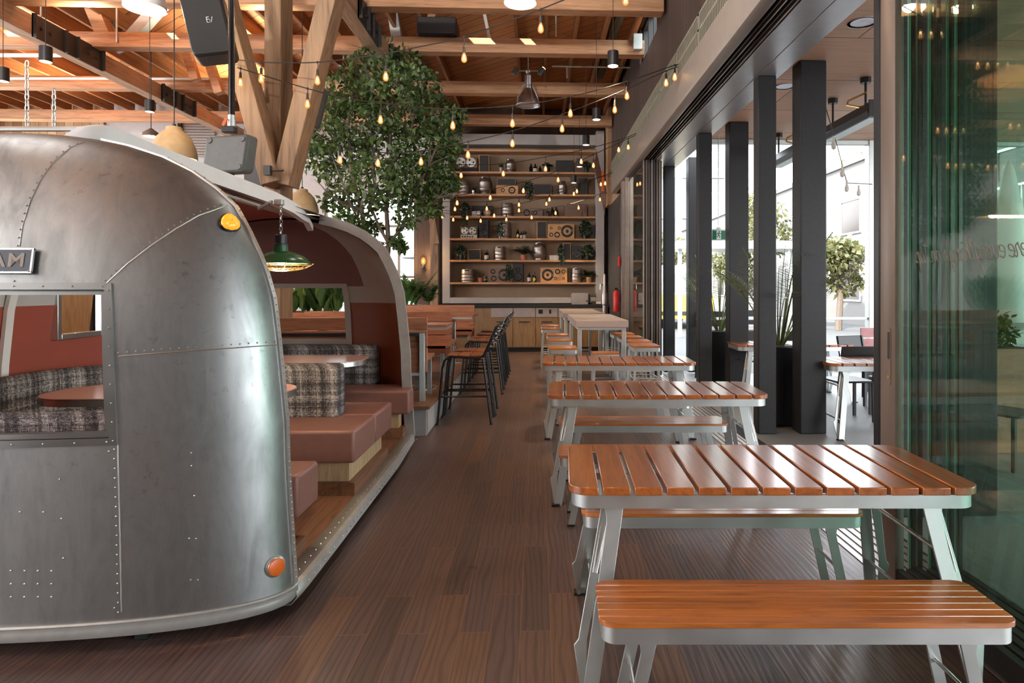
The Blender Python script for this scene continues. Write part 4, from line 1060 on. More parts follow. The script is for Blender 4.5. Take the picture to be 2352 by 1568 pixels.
lo = bpy.data.objects.new('lettering', lm); COL.objects.link(lo); lo.parent = pbo
lo.matrix_local = Matrix.Translation(Vector((XC, yp+.03, zp))-wloc(tl)) @ Matrix.Rotation(-tilt, 4, 'X') @ Matrix.Translation((0, -.0065, 0)) @ Matrix.Rotation(pi/2, 4, 'X')
# lamps on the shell
def frame_at(p, n):
    up = Vector((0, 0, 1)); x = up.cross(n).normalized(); z = n.cross(x).normalized()
    m = Matrix((x, n, z)).transposed().to_4x4(); m.translation = p; return m
p, n = on_cap(526, 512)
mk = MB(); mk.prism([(.045*cos(a)*(1 if cos(a) < 0 else 1.0)*(1-.25*sin(a)), .046*sin(a)) for a in [2*pi*k/20 for k in range(20)]], -.004, .012, 'y')
mko = mk.xf(frame_at(p, n)).obj('marker_lamp', M['blackg'], tl, w=True, bev=.003)
mk = MB()
rows = []
for i in range(7):
    f = cos(pi/2*i/6.2); h = .012+.022*sin(pi/2*i/6)
    rows.append([(.040*cos(a)*f*(1-.25*sin(a)), h+(.003 if k % 3 == 0 else 0)*f, .041*sin(a)*f) for k, a in enumerate([2*pi*k/30 for k in range(31)])])
mk.grid(rows); mk.xf(frame_at(p, n)).obj('lens', M['amber'], mko, w=True)
p, n = on_cap(632, 1300)
rfo = MB().lathe([(.047, -.004), (.047, .004), (.040, .008), (.038, .012)], (0, 0, 0), 28, 'y').xf(frame_at(p, n)).obj('reflector', M['alul'], tl, w=True)
MB().lathe([(.037, .010), (.037, .018), (.03, .021)], (0, 0, 0), 28, 'y').xf(frame_at(p, n)).obj('lens', M['orange'], rfo, w=True)

# ---- booth seats and tables inside the trailer
def booth_seat(name, label, boxes, back, plinths, cat='booth seat'):
    xs = boxes[0] if len(boxes[0]) == 4 and not isinstance(boxes[0][0], tuple) else (-3.2, -1.2, 5.93, 6.36)
    t = thing(name, label, 'seat', ((xs[0]+xs[1])/2, (xs[2]+xs[3])/2, .126), 0, 'rose leather trailer seats')
    for b in boxes:
        if not isinstance(b[0], tuple): MB().box(b[0], b[1], b[2], b[3], .35, .567).obj('seat_cushion', M['leather'], t, w=True, bev=.022, seg=4)
        else: MB().prism(b, .35, .567).obj('seat_cushion', M['leather'], t, w=True, bev=.022, seg=4)
    if back:
        path, th = back
        rows = []
        for i, (x, y) in enumerate(path):
            a = Vector(path[max(0, i-1)]); c = Vector(path[min(len(path)-1, i+1)]); d = (c-a).normalized(); n = Vector((-d.y, d.x))
            rows.append([(x+n.x*o, y+n.y*o, z) for o, z in ((-th/2, .568), (-th/2*.93, .75), (-th/2*.86, .90), (-th/2*.6, .938), (0, .948), (th/2*.6, .938), (th/2*.86, .90), (th/2*.93, .75), (th/2, .568))])
        m = MB().grid(rows); k = len(rows[0]); m.f.append(tuple(range(k))); m.m.append(0); m.f.append(tuple((len(rows)-1)*k+q for q in range(k-1, -1, -1))); m.m.append(0)
        m.obj('backrest', M['plaid'], t, w=True, bev=.018, seg=3, smooth=60)
    for b in plinths:
        MB().box(b[0], b[1], b[2], b[3], .126, .21).obj('plinth', M['plinth'], t, w=True)
        MB().box(b[0], b[1]-.045, b[2]+.04, b[3]-.04, .21, .352).obj('base', M['palewood'], t, w=True)
    return t
booth_seat('leather_booth', 'rose leather seat with plaid back just inside the riveted trailer end', [(-3.3, -1.19, 3.26, 3.56)], ([(-3.0, 3.02), (-2.4, 2.99), (-1.75, 3.02)], .12), [(-3.3, -1.21, 3.26, 3.42)])
arc = [(-2.9+.48*cos(a)*-1*sin(0) if False else -2.88-.46*sin(a), 4.38+.46*cos(a)) for a in [pi/2*k/8 for k in range(9)]]
booth_seat('leather_booth', 'double rose leather seat with a shared plaid backrest in the middle of the trailer', [(-3.35, -1.2, 4.28, 4.825), (-3.35, -1.2, 4.83, 5.37)],
           ([(-1.45, 4.84), (-1.9, 4.84), (-2.4, 4.84)]+arc+[(-3.34, 4.0), (-3.34, 3.6)], .2), [(-3.3, -1.215, 4.33, 5.3)])
booth_seat('leather_booth', 'rose leather seat with plaid back under the far window of the trailer', [[(-3.2, 5.93), (-1.17, 5.93), (-1.17, 6.13), (-1.36, 6.36), (-3.2, 6.36)]], ([(-3.2, 6.42), (-2.4, 6.45), (-1.58, 6.42)], .17), [(-3.2, -1.24, 5.98, 6.2)])
def diner_table(x0, x1, y0, y1, label):
    t = thing('diner_table', label, 'table', ((x0+x1)/2, (y0+y1)/2, .126), 0, 'rose diner tables in the trailer')
    r = min(.24, (y1-y0)/2-.01); o = rrect(x0, x1, y0, y1, r, 10)
    MB().prism(o, .895, .90).obj('tabletop', M['laminate'], t, w=True)
    eb = MB()
    for i in range(4):
        z = .894-.0095*i; oo = [(a, b) for a, b in o]
        for k in (0,):
            eb.prism(rrect(x0-.004, x1+.004, y0-.004, y1+.004, r, 10), z-.0075, z); eb.prism(rrect(x0+.001, x1-.001, y0+.001, y1-.001, r, 10), z-.0095, z-.0075)
    eb.obj('ribbed_edge', M['steel'], t, w=True)
    cx, cy = (x0+x1)/2, (y0+y1)/2
    MB().lathe([(.22, .126), (.22, .136), (.05, .156), (.04, .3), (.04, .855)], (cx, cy, 0), 20).obj('pedestal', M['steel'], t, w=True)
diner_table(-2.82, -1.46, 3.60, 4.16, 'rose topped diner table with ribbed chrome edge close to the trailer end window')
diner_table(-3.0, -1.47, 5.28, 5.88, 'rose topped diner table with ribbed chrome edge before the far trailer seat')

# green enamel lamp over the near diner table
def green_lamp(p):
    t = thing('pendant_lamp', 'green enamel pendant lamp with a wire guard on a chain inside the trailer', 'lamp', p)
    MB().lathe([(.03, .175), (.036, .168), (.036, .118), (.041, .114), (.041, .104)], seg=24).obj('neck', M['black'], t)
    MB().lathe([(.042, .106), (.045, .072), (.075, .065), (.12, .05), (.155, .025), (.168, .003), (.17, -.004), (.163, -.004), (.15, .018), (.11, .04), (.05, .05)], seg=36, capb=False, capt=False).obj('lamp_shade', M['green'], t)
    MB().lathe([(.16, -.001), (.148, .016), (.108, .038), (.02, .046)], seg=30, capb=False).obj('lamp_liner', M['creamin'], t)
    MB().sphere((0, 0, .015), .028, 12, 8).obj('bulb', M['warmdisc'], t)
    g = MB()
    for r, z in ((.178, -.008), (.14, -.03), (.09, -.043), (.04, -.048)): g.tube([(r*cos(a), r*sin(a), z) for a in [2*pi*k/28 for k in range(28)]], .0022, 5, closed=True)
    for k in range(12):
        a = 2*pi*k/12; g.tube([(.19*cos(a), .19*sin(a), .0), (.178*cos(a), .178*sin(a), -.01), (.14*cos(a), .14*sin(a), -.03), (.09*cos(a), .09*sin(a), -.043), (.03*cos(a), .03*sin(a), -.049)], .0022, 5)
    g.obj('wire_guard', M['brass'], t)
    ch = MB()
    for k in range(8):
        z = .186+k*.0225; q = k % 2
        ch.tube([((.008*cos(a) if q else 0), (0 if q else .008*cos(a)), z+.016*sin(a)) for a in [2*pi*j/10 for j in range(10)]], .0028, 5, closed=True)
    ch.obj('chain', M['steel'], t)
    MB().box(-.035, .015, -.02, .02, .352, .388).obj('ceiling_box', M['galv'], t, bev=.004)
    return t
lp = atY(645, 604, 4.0); green_lamp((lp.x, lp.y, lp.z))

# ================================================================== TIMBER POST AND BRACES
YP = 7.25
def pz(px, py): return atY(px, py, YP)
a = pz(634, 0)
kthing(MB().box(a.x-.13, a.x+.05, YP, YP+.36, 0, ZC).obj('timber_post', M['timberz'], bev=.008), 'heavy timber post rising between two slanting braces behind the trailer', 'post')
b0 = pz(650, 430)
for px, sx, lab in ((528, -.02, 'heavy timber brace leaning outward past the pole mounted grey case'), (770, .07, 'heavy timber brace leaning outward towards the tree top')):
    t_ = pz(px, 0); d = t_-Vector((b0.x+sx, YP, b0.z)); e_ = Vector((b0.x+sx, YP, b0.z))+d*1.65
    m = MB().bar((b0.x+sx, YP-.16+(.05 if sx > 0 else 0), b0.z), (min(e_.x, 99), YP-.16+(.05 if sx > 0 else 0), min(e_.z, 6)), .19, .30, (0, 1, 0))
    kthing(m.obj('timber_brace', M['timberz'], bev=.008), lab, 'brace', 'timber braces')
bpz = pz(648, 420)
sp_ = thing('post_bracket', 'dark steel bracket plates bolted on the foot of the timber braces', 'bracket', (bpz.x-.2, YP-.3, 2.3))
for px, w in ((577, .2),):
    q = pz(px, 400); q2 = pz(px, 290)
    MB().box(q.x-.1, q.x+.1, YP+.05, YP+.30, q.z-.6, q2.z).obj('plate', M['trackdark'], sp_, w=True)
m = MB()
for z in (bpz.z+.02, bpz.z-.28): m.tube([(bpz.x+.02, YP-.38, z+.05), (bpz.x+.16, YP-.38, z+.05)], .014, 6); m.box(bpz.x-.04, bpz.x+.03, YP-.4, YP-.34, z, z+.1)
m.obj('bolts', M['trackdark'], sp_, w=True)
# second post far behind, at the shelf wall
a = atY(985, 600, 14.9)
kthing(MB().box(a.x+.03, a.x+.21, 14.9, 15.1, 0, 5.2).obj('timber_post', M['timberz'], bev=.006), 'timber post standing just beside the shelf wall', 'post')
a = atY(968, 360, 14.8); b = atY(1003, 560, 14.8)
kthing(MB().bar(a, b, .13, .13, (0, 1, 0)).obj('timber_brace', M['timberz']), 'thin timber brace meeting the post beside the shelf wall', 'brace', 'timber braces')

# ================================================================== HANGING KIT: case on pole, loudspeakers
py_ = 4.6; pp = atY(532, 300, py_)
t = thing('pole_mounted_case', 'grey rounded equipment case held by a black pole over the trailer roof', 'case', (pp.x, py_, 2.3))
MB().tube([(pp.x, py_, 2.62), (pp.x, py_, 5.95)], .021, 12).tube([(pp.x, py_, 1.95), (pp.x, py_, 2.36)], .019, 12).obj('pole', M['blackg'], t, w=True)
MB().lathe([(.026, 2.63), (.026, 2.68), (.023, 2.68), (.023, 2.71)], (pp.x, py_, 0), 12).obj('pole_collar', M['galv'], t, w=True)
MB().box(pp.x-.06, pp.x+.03, py_-.03, py_+.03, 2.585, 2.63).obj('clamp', M['black'], t, w=True, bev=.005)
MB().bar((pp.x-.045, py_-.03, 2.63), (pp.x-.02, py_-.03, 2.68), .012, .02).obj('clamp_lever', M['orange'], t, w=True)
a = atY(482, 318, py_); b = atY(592, 400, py_)
cs = MB().prism(rrect(-.175, .165, -.135, .125, .03, 6), -.055, .055, 'y')
mt = Matrix.Translation((pp.x-.005, py_, 2.435)) @ Matrix.Rotation(radians(-14), 4, 'Z') @ Matrix.Shear('XZ', 4, (0, 0)) 
sh = Matrix.Identity(4); sh[0][2] = .16
cs.xf(mt @ sh).obj('case', M['greyplastic'], t, w=True, bev=.02, seg=4)
m = MB()
for x in (-.135, .125):
    for z in (-.10, .09): m.lathe([(.016, -.062), (.02, -.055)], (x, 0, z), 12, 'y')
m.xf(mt @ sh).obj('corner_bumpers', M['greyplastic'], t, w=True)

sy = 6.2; a = atY(480, 58, sy)
t = thing('loudspeaker', 'tall black loudspeaker hanging tilted under the beams above the trailer', 'speaker', a, 0)
mt = Matrix.Rotation(radians(-13), 4, 'Y') @ Matrix.Rotation(radians(14), 4, 'Z')
MB().prism(rrect(-.19, .17, -.30, .33, .05, 5), -.05, .22, 'y').xf(mt).obj('cabinet', M['black'], t, bev=.02, seg=3)
MB().prism(rrect(-.178, .145, -.285, .315, .05, 5), -.058, -.045, 'y').xf(mt).obj('grille', M['spkblack'], t)
m = MB()
for q in ([(0, .05), (0, 0), (.022, 0)], [(0, .03), (.018, .03)], [(0, .05), (.022, .05)], [(.022, .028), (.034, -.002), (.05, .05)]):
    m.tube([(x, -.06, z) for x, z in q], .003, 5)
m.xf(mt).obj('logo', M['white'], t)
m = MB().box(-.03, .03, .05, .12, .3, .9).xf(mt); m.obj('bracket', M['black'], t)
a = atY(1004, 70, 10.1)
t = thing('loudspeaker', 'black speaker box lying on the sunlit cross beam', 'speaker', (a.x, 10.2, 5.43))
MB().prism(rrect(a.x-.31, a.x+.30, 5.432, 5.72, .03, 4), 10.08, 10.5, 'y').obj('cabinet', M['black'], t, w=True, bev=.01)
MB().prism(rrect(a.x-.29, a.x+.28, 5.45, 5.70, .03, 4), 10.06, 10.08, 'y').obj('grille', M['spkblack'], t, w=True)
a = atY(715, 245, 8.2)
t = thing('loudspeaker', 'grey tube shaped speaker half hidden behind the timber brace and the tree', 'speaker', a)
MB().lathe([(.14, -.25), (.16, -.22), (.16, .22), (.12, .26)], (0, 0, 0), 20).xf(Matrix.Rotation(radians(14), 4, 'Y')).obj('body', M['greyplastic'], t)
MB().lathe([(.13, -.255), (.13, -.25)], (0, 0, 0), 20).xf(Matrix.Rotation(radians(14), 4, 'Y')).obj('grille', M['black'], t)
# junction box on the sunlit beam end
kb = MB().prism(rrect(1.50, 1.64, 5.25, 5.5, .01, 2), 10.05, 10.14, 'y').obj('junction_box', M['galv'], bev=.006)
tag(kb, 'pale grey junction box screwed to the end of the sunlit beam', 'box')

# pipes, chains and rods under the roof
def pipe(name, pts, r, label, cat, mat='galv', grp=None):
    tag(MB().tube(pts, r, 8).obj(name, M[mat]), label, cat, grp)
pipe('conduit', [atY(15, 180, 12.1), atY(480, 181, 12.1)], .022, 'long pale conduit running along behind the middle cross beam', 'conduit', 'white')
pipe('conduit', [atY(0, 127, 9.9), atY(142, 127, 9.9)], .03, 'short pale conduit just under the sunlit beam over the trailer', 'conduit', 'white')
pipe('pipe', [atY(0, 296, 5.5), atY(236, 296, 5.5)], .022, 'grey pipe lying level over the trailer roof', 'pipe')
pipe('pipe', [atY(1442, -10, 9.6), atY(1412, 60, 10.9), atY(1378, 170, 13.4)], .10, 'fat pale duct pipe slanting through the beams by the boarded wall', 'pipe', 'greyplastic')
pipe('sprinkler_pipe', [atY(1268, 152, 12.1), atY(1455, 155, 12.0)], .018, 'thin sprinkler pipe level in front of the beam behind the factory pendant', 'pipe')
for px, y0, y1, yy, lab in ((1277, -10, 84, 10.0, 'thin steel hanger rod over the sunlit beam'), (1302, 150, 180, 12.1, 'short steel hanger rod of the sprinkler pipe'), (94, 5, 95, 10.1, 'thin steel hanger rod by the splice plates'), (268, 5, 97, 10.1, 'steel hanger pipe beside the pale roof strut')):
    pipe('hanger_rod', [atY(px, y0, yy), atY(px, y1, yy)], .014, lab, 'rod', 'galv', 'steel hanger rods')
for px, yy, y0, y1, lab in ((62, 5.5, 140, 292, 'steel chain holding the roof pipe near its cut end'), (124, 5.5, 200, 292, 'steel chain holding the roof pipe near its middle')):
    ch = MB(); a = atY(px, y0, yy); b = atY(px, y1, yy); n = int((a.z-b.z)/.045)
    for k in range(n):
        z = b.z+.025+k*.045; q = k % 2
        ch.tube([(a.x+(.014*cos(w_) if q else 0), yy+(0 if q else .014*cos(w_)), z+.03*sin(w_)) for w_ in [2*pi*j/10 for j in range(10)]], .005, 5, closed=True)
    tag(ch.obj('chain', M['galv']), lab, 'chain', 'roof chains')
# ================================================================== PENDANTS
def can_light(p, ln, label, r=.065, h=.17):
    t = thing('can_pendant', label, 'lamp', p, 0, 'black cylinder pendants')
    MB().lathe([(r, 0), (r, h), (r-.006, h+.004)], seg=24, capb=False).obj('can', M['black'], t)
    MB().lathe([(r-.004, .0), (r-.004, .03)], seg=24, capb=False, capt=False).obj('reflector', M['lampsilver'], t)
    MB().lathe([(r-.006, .028), (r-.006, .032)], seg=20).obj('lamp', M['warmdisc'], t)
    MB().tube([(0, 0, h), (0, 0, ln)], .004, 6).obj('cord', M['cable'], t)
    return t
c0 = None
for px, py, lab in ((1408, 152, 'black cylinder pendant before the junction box beam, first of the row'), (1370, 275, 'black cylinder pendant second of the row by the doors'), (1346, 333, 'black cylinder pendant third of the row, over the shelf top'),
                    (1331, 383, 'black cylinder pendant fourth of the row, before the upper shelves'), (1318, 420, 'black cylinder pendant last of the row, before the second shelf'),
                    (105, 142, 'black cylinder pendant by the splice plates of the girder over the trailer'), (344, 257, 'black cylinder pendant hanging over the trailer roof beside the dome lamp'), (7, 187, 'black cylinder pendant cut off by the picture edge over the trailer')):
    z = 4.10 if py != 420 else 3.9
    p = atZ(px, py, z)
    if p.y > 15.2: p = atY(px, py, 15.0)
    if c0 is None: c0 = can_light(p, ZC-z, lab)
    else: dup(c0, p, 0, lab)
# silver factory pendant with two spots
fp = atY(1213, 242, 11.4)
t = thing('factory_pendant', 'silver factory pendant with two small spotlights on its stem', 'lamp', fp)
MB().lathe([(.205, 0), (.20, .03), (.185, .09), (.14, .19), (.09, .27), (.075, .30)], seg=32, capb=False, capt=False).obj('lamp_shade', M['lampsilver'], t)
MB().lathe([(.19, .02), (.12, .2), (.05, .25)], seg=24, capb=False).obj('lamp_liner', M['white'], t)
MB().tube([(.208*cos(a), .208*sin(a), .0) for a in [2*pi*k/32 for k in range(32)]], .007, 6, closed=True).obj('rim', M['galv'], t)
MB().lathe([(.08, .29), (.08, .33), (.066, .34), (.066, .52), (.05, .54)], seg=20).obj('housing', M['lampsilver'], t)
m = MB()
for k in range(4):
    a = 2*pi*k/4+.4; m.tube([(.07*cos(a), .07*sin(a), .36), (.12*cos(a), .12*sin(a), .30), (.205*cos(a), .205*sin(a), .1), (.208*cos(a), .208*sin(a), 0)], .005, 5)
m.obj('guard', M['galv'], t)
MB().tube([(0, 0, .54), (0, 0, ZC-fp.z)], .009, 8).sphere((0, 0, .60), .045, 12, 8).tube([(-.2, 0, .61), (.2, 0, .61)], .01, 6).obj('stem', M['galv'], t)
for s in (-1, 1):
    q = MB().lathe([(.042, -.07), (.05, .06), (.03, .075)], seg=16).xf(Matrix.Translation((s*.23, 0, .6)) @ Matrix.Rotation(s*radians(-38 if s < 0 else -142), 4, 'Y')).obj('spotlight', M['greyplastic'], t)
MB().lathe([(.036, .076), (.036, .078)], seg=14).xf(Matrix.Translation((.23, 0, .6)) @ Matrix.Rotation(radians(38), 4, 'Y')).obj('spot_glow', M['warmdisc'], t)
def dome(p, r, h, ln, label, mat, rim=True):
    t = thing('dome_pendant', label, 'lamp', p, 0, 'dome pendants')
    MB().lathe([(r, 0), (r*.99, .06), (r*.93, h*.35), (r*.74, h*.66), (r*.5, h*.84), (r*.36, h*.9), (r*.34, h), (r*.22, h*1.02)], seg=32, capb=False).obj('lamp_shade', mat, t, smooth=50)
    MB().lathe([(r*.96, .005), (r*.9, h*.3), (r*.6, h*.7), (.03, h*.8)], seg=28, capb=False).obj('lamp_liner', M['creamin'], t)
    MB().lathe([(.02, h*1.02), (.02, h*1.1)], seg=10).tube([(0, 0, h*1.1), (0, 0, ln)], .006, 6).obj('cord', M['cable'], t)
    MB().sphere((0, 0, h*.35), .05, 12, 8).obj('bulb', M['warmdisc'], t)
    return t
p = atY(400, 366, 7.4); dome(p, .235, .36, ZC-p.z, 'sand coloured concrete dome pendant behind the white roof rail', M['stonelamp'])
p = atY(694, 490, 9.8); dome(p, .235, .36, ZC-p.z, 'sand coloured concrete dome pendant beside the tree trunks', M['stonelamp'])
p = atY(347, 314, 10.5); dome(p, .12, .12, ZC-p.z, 'little brown dome pendant glowing just over the trailer roof', M['bark'])
p = atY(333, 20, 6.4); dome(p, .185, .3, ZC-p.z, 'pale dome pendant cut by the picture top over the trailer', M['white'])
p = atY(1195, 7, 6.4); dome(p, .16, .3, ZC-p.z, 'pale dome pendant cut by the picture top over the aisle', M['white'])

# ================================================================== STRING LIGHTS
def bulb_parts(par, p, drop, first=[None]):
    """a bulb hanging from wire point p"""
    if first[0] is None:
        s = MB().lathe([(.008, .0), (.012, -.01), (.0135, -.02), (.0135, -.055), (.016, -.058), (.016, -.066)], seg=10)
        so = s.obj('socket', M['cable'], par)
        g = MB().lathe([(.011, -.066), (.015, -.078), (.026, -.105), (.029, -.125), (.026, -.143), (.014, -.156), (.002, -.16)], seg=12, capt=False)
        go = g.obj('bulb', M['bulb'], par); 
        f = MB()
        for k in range(4):
            a = 2*pi*k/4; f.tube([(.005*cos(a), .005*sin(a), -.085), (.011*cos(a), .011*sin(a), -.138)], .0034, 5)
        fo = f.obj('filament', M['warm'], go)
        first[0] = (so, go, fo)
    else:
        so, go, fo = [o.copy() for o in first[0]]
        for o in (so, go, fo): COL.objects.link(o)
        so.parent = par; go.parent = par; fo.parent = go
    l = Vector(p)-wloc(par)+Vector((0, 0, -drop))
    so.location = l; go.location = l
def string(label, wire, y0, y1, bulbs, anchor=None):
    """wire and bulbs as points of the photo, hung in a vertical plane running from y0 to y1"""
    xa, xb = wire[0][0], wire[-1][0]
    Y = lambda px: y0+(y1-y0)*(px-xa)/(xb-xa)
    W = [atY(x, y, Y(x)) for x, y in wire]
    if anchor: W.append(Vector(anchor))
    # refine the wire so it hangs smoothly
    pts = []
    for i in range(len(W)-1):
        p0 = W[max(i-1, 0)]; p1 = W[i]; p2 = W[i+1]; p3 = W[min(i+2, len(W)-1)]
        for k in range(5):
            t = k/5; pts.append(.5*((2*p1)+(p2-p0)*t+(2*p0-5*p1+4*p2-p3)*t*t+(3*p1-p0-3*p2+p3)*t**3))
    pts.append(W[-1])
    t = thing('string_light', label, 'string lights', W[0], 0, 'festoon string lights')
    MB().tube(pts, .0058, 6).obj('cable', M['cable'], t, w=True)
    lead = MB()
    for x, y in bulbs:
        yy = Y(x); b = atY(x, y, yy)            # centre of the glowing bulb
        # wire point straight above
        best = min(pts, key=lambda q: abs(q.x-b.x)+abs(q.y-b.y)*.3)
        i = pts.index(best); j = min(max(i+(1 if b.x > best.x else -1), 0), len(pts)-1); q = pts[j]
        f = 0 if abs(q.x-best.x) < 1e-6 else (b.x-best.x)/(q.x-best.x); f = max(0, min(1, f)); wpt = best+(q-best)*f
        top = Vector((wpt.x, wpt.y, b.z+.122))
        if top.z > wpt.z-.01: top.z = wpt.z-.01
        lead.tube([wpt, (wpt.x+.006, wpt.y, (wpt.z+top.z)/2), top], .0042, 5); lead.sphere(wpt, .013, 6, 4)
        bulb_parts(t, top, 0)
    lead.obj('lead', M['cable'], t, w=True)
string('string light strand crossing highest, from the timber braces past the speaker box', [(470, 122), (500, 131), (590, 142), (660, 144), (729, 143), (800, 135), (886, 123), (960, 108), (1056, 88), (1130, 63), (1240, 22), (1340, -18), (1437, -50)], 6.95, 5.6, [(600, 183), (729, 187), (886, 178), (1066, 135), (1242, 67), (1437, 3)], (1.69, 5.2, 4.7))
string('string light strand sagging in front of the tree middle to the vent strip', [(545, 155), (620, 178), (705, 203), (790, 225), (875, 236), (960, 246), (1040, 250), (1177, 243), (1310, 222), (1430, 190), (1540, 153)], 6.75, 7.5, [(552, 192), (706, 241), (874, 277), (1040, 290), (1177, 285), (1310, 262), (1440, 222), (1551, 177)], (1.69, 7.7, 4.2))
string('string light strand sagging behind the factory pendant, under the one in the tree', [(690, 280), (780, 335), (870, 350), (967, 347), (1072, 326), (1180, 300), (1290, 263), (1410, 217), (1530, 163)], 7.6, 7.62, [(781, 369), (868, 373), (967, 371), (1075, 357), (1177, 331), (1291, 297), (1412, 253), (1530, 192)], (1.69, 7.75, 4.18))
string('string light strand over the top shelf, leaving from the middle of the vent strip', [(800, 350), (848, 366), (955, 376), (1060, 378), (1156, 376), (1250, 361), (1335, 345), (1421, 322)], 10.0, 10.9, [(848, 386), (955, 401), (1059, 404), (1156, 400), (1253, 389), (1335, 372), (1421, 345)], (1.69, 11.0, 4.16))
string('string light strand slanting across the second and third shelves', [(960, 450), (1050, 448), (1126, 435), (1202, 418), (1282, 392), (1363, 355), (1443, 318)], 11.4, 11.0, [(977, 468), (1050, 467), (1126, 455), (1202, 439), (1282, 414), (1363, 381), (1443, 339)], (1.69, 11.1, 4.15))
string('string light strand in front of the third shelf, slanting up to the wall boards', [(1000, 463), (1045, 463), (1118, 463), (1192, 453), (1262, 441), (1325, 422), (1390, 402)], 13.2, 13.6, [(1045, 481), (1118, 480), (1192, 471), (1262, 459), (1325, 440), (1390, 422)], (1.62, 13.9, 4.0))
string('string light strand of small bulbs drooping over the camera shelf', [(960, 478), (1016, 483), (1073, 485), (1135, 480), (1192, 468), (1255, 452), (1318, 429), (1380, 406)], 14.1, 14.2, [(1016, 498), (1073, 501), (1135, 496), (1192, 484), (1255, 469), (1318, 446), (1380, 424)], (1.6, 14.3, 4.0))
string('string light strand lowest of all, drooping below the third shelf board', [(930, 478), (978, 484), (1041, 491), (1104, 494), (1163, 491), (1221, 486), (1276, 476), (1329, 463), (1378, 445)], 14.7, 14.7, [(978, 498), (1041, 505), (1104, 508), (1163, 505), (1221, 500), (1276, 490), (1329, 478), (1378, 459)], (1.6, 14.8, 3.7))
string('short string light strand glowing behind the concrete dome and the tree', [(670, 345), (700, 352), (728, 358), (765, 352), (800, 345)], 12.6, 12.6, [(696, 384), (712, 369), (728, 383), (760, 381)])

# ================================================================== TREE AND PLANTERS
def foliage(mb, centre, rad, n, ln, wd, droop=.3, fn=None):
    for _ in range(n):
        v = rv()*random.uniform(.25, 1)**.45; c = Vector((centre[0]+v.x*rad[0], centre[1]+v.y*rad[1], centre[2]+v.z*rad[2]))
        if fn and not fn(c): continue
        d = rv(); d.z -= droop; u = rv(); u.z += 1.2
        s = random.uniform(.7, 1.25); leaf_quads(mb, c, d, u, ln*s, wd*s)
tY = 9.72
def tp(px, py, y=tY): return atY(px, py, y)
base = tp(872, 690)
tree = thing('indoor_tree', 'tall leafy indoor tree with slim trunks rising behind the trailer end', 'tree', (base.x, tY, .31))
br = MB(); tips = []
trunks = [[(886, 800), (888, 620), (893, 560), (887, 470), (900, 380), (893, 250), (880, 130)], [(858, 800), (852, 650), (848, 570), (830, 480), (806, 390), (800, 280), (815, 180)], [(846, 700), (838, 570), (822, 505), (790, 430), (760, 350)], [(893, 560), (925, 520), (950, 450), (985, 380), (1010, 320)], [(887, 470), (860, 420), (855, 330), (850, 220)], [(900, 380), (940, 320), (955, 250), (940, 170)], [(925, 520), (960, 505), (985, 480), (1005, 455)], [(830, 480), (790, 470), (750, 440)], [(893, 560), (870, 520), (850, 470), (845, 400)]]
for i, tk in enumerate(trunks):
    P = [tp(x, y, tY+(.0 if i < 2 else random.uniform(-.5, .5))*j/len(tk)) for j, (x, y) in enumerate(tk)]
    r0 = .05 if i < 2 else .028
    br.tube(P, [r0*(1-.8*k/len(P)) for k in range(len(P))], 7); tips += P[2:]
for p in tips:
    for _ in range(3):
        d = rv(); d.z = abs(d.z)*.6+.1; br.tube([p, p+d*.25, p+d*.5+Vector((0, 0, -.03))], [.01, .007, .003], 5)
br.obj('trunk', M['bark'], tree, w=True)
fo = MB()
clumps = [(875, 120, .25), (850, 165, .38), (930, 150, .3), (800, 210, .38), (880, 225, .5), (965, 190, .32), (760, 245, .32), (830, 285, .5), (930, 270, .5), (995, 250, .34), (745, 310, .34), (800, 345, .45), (885, 340, .55), (965, 330, .45), (1015, 300, .3), (735, 370, .28), (790, 410, .36), (865, 410, .45), (940, 400, .42), (1005, 370, .32), (770, 465, .22), (830, 470, .3), (900, 455, .3), (960, 455, .3), (1010, 430, .24), (985, 480, .2), (1035, 420, .14), (1052, 262, .13), (820, 515, .16), (855, 520, .14), (930, 505, .18), (790, 500, .13), (912, 555, .1), (925, 568, .07), (870, 570, .08), (1000, 400, .2), (720, 330, .2), (1040, 340, .15), (955, 385, .25)]
for px, py, r in clumps:
    y = tY+random.uniform(-.55, .6)*min(1, r*2); c = tp(px, py, y)
    foliage(fo, c, (r*1.05, r*1.15, r*.8), int(100+900*r*r*1.75), .10, .055, .35)
fo.obj('foliage', M['leaf'], tree, w=True, smooth=0)
# planter boxes behind the booths
def planter(x0, x1, y0, y1, z0, z1, label):
    t = thing('planter_box', label, 'planter', ((x0+x1)/2, (y0+y1)/2, z0), 0, 'timber planter boxes')
    for i in range(3): MB().box(x0, x1, y0, y1, z0+(z1-z0)*i/3+.003, z0+(z1-z0)*(i+1)/3-.003).obj('board', M['cedar'], t, w=True, bev=.004)
    MB().box(x0+.04, x1-.04, y0+.04, y1-.04, z1-.03, z1+.005).obj('soil', M['dark'], t, w=True)
planter(-5.4, -2.95, 9.0, 9.6, .31, 1.17, 'long timber planter box behind the trailer window, under the tree')
planter(-3.4, -2.2, 12.3, 12.9, .0, 1.18, 'timber planter box at the end of the booths before the shelf wall')
def blade(mb, p, d, ln, wd, curl, n=5, up=Vector((0, 0, 1))):
    p = Vector(p); d = Vector(d).normalized(); sd = d.cross(up)
    sd = sd.normalized() if sd.length > .01 else Vector((1, 0, 0)); rows = []
    for i in range(n+1):
        t = i/n; w = wd*sin(pi*min(1, .12+.88*t))**.7 if t < 1 else 0
        q = p+d*ln*t+Vector((0, 0, -curl*ln*t*t)); rows.append([q-sd*w/2, q+sd*w/2])
    mb.grid(rows)
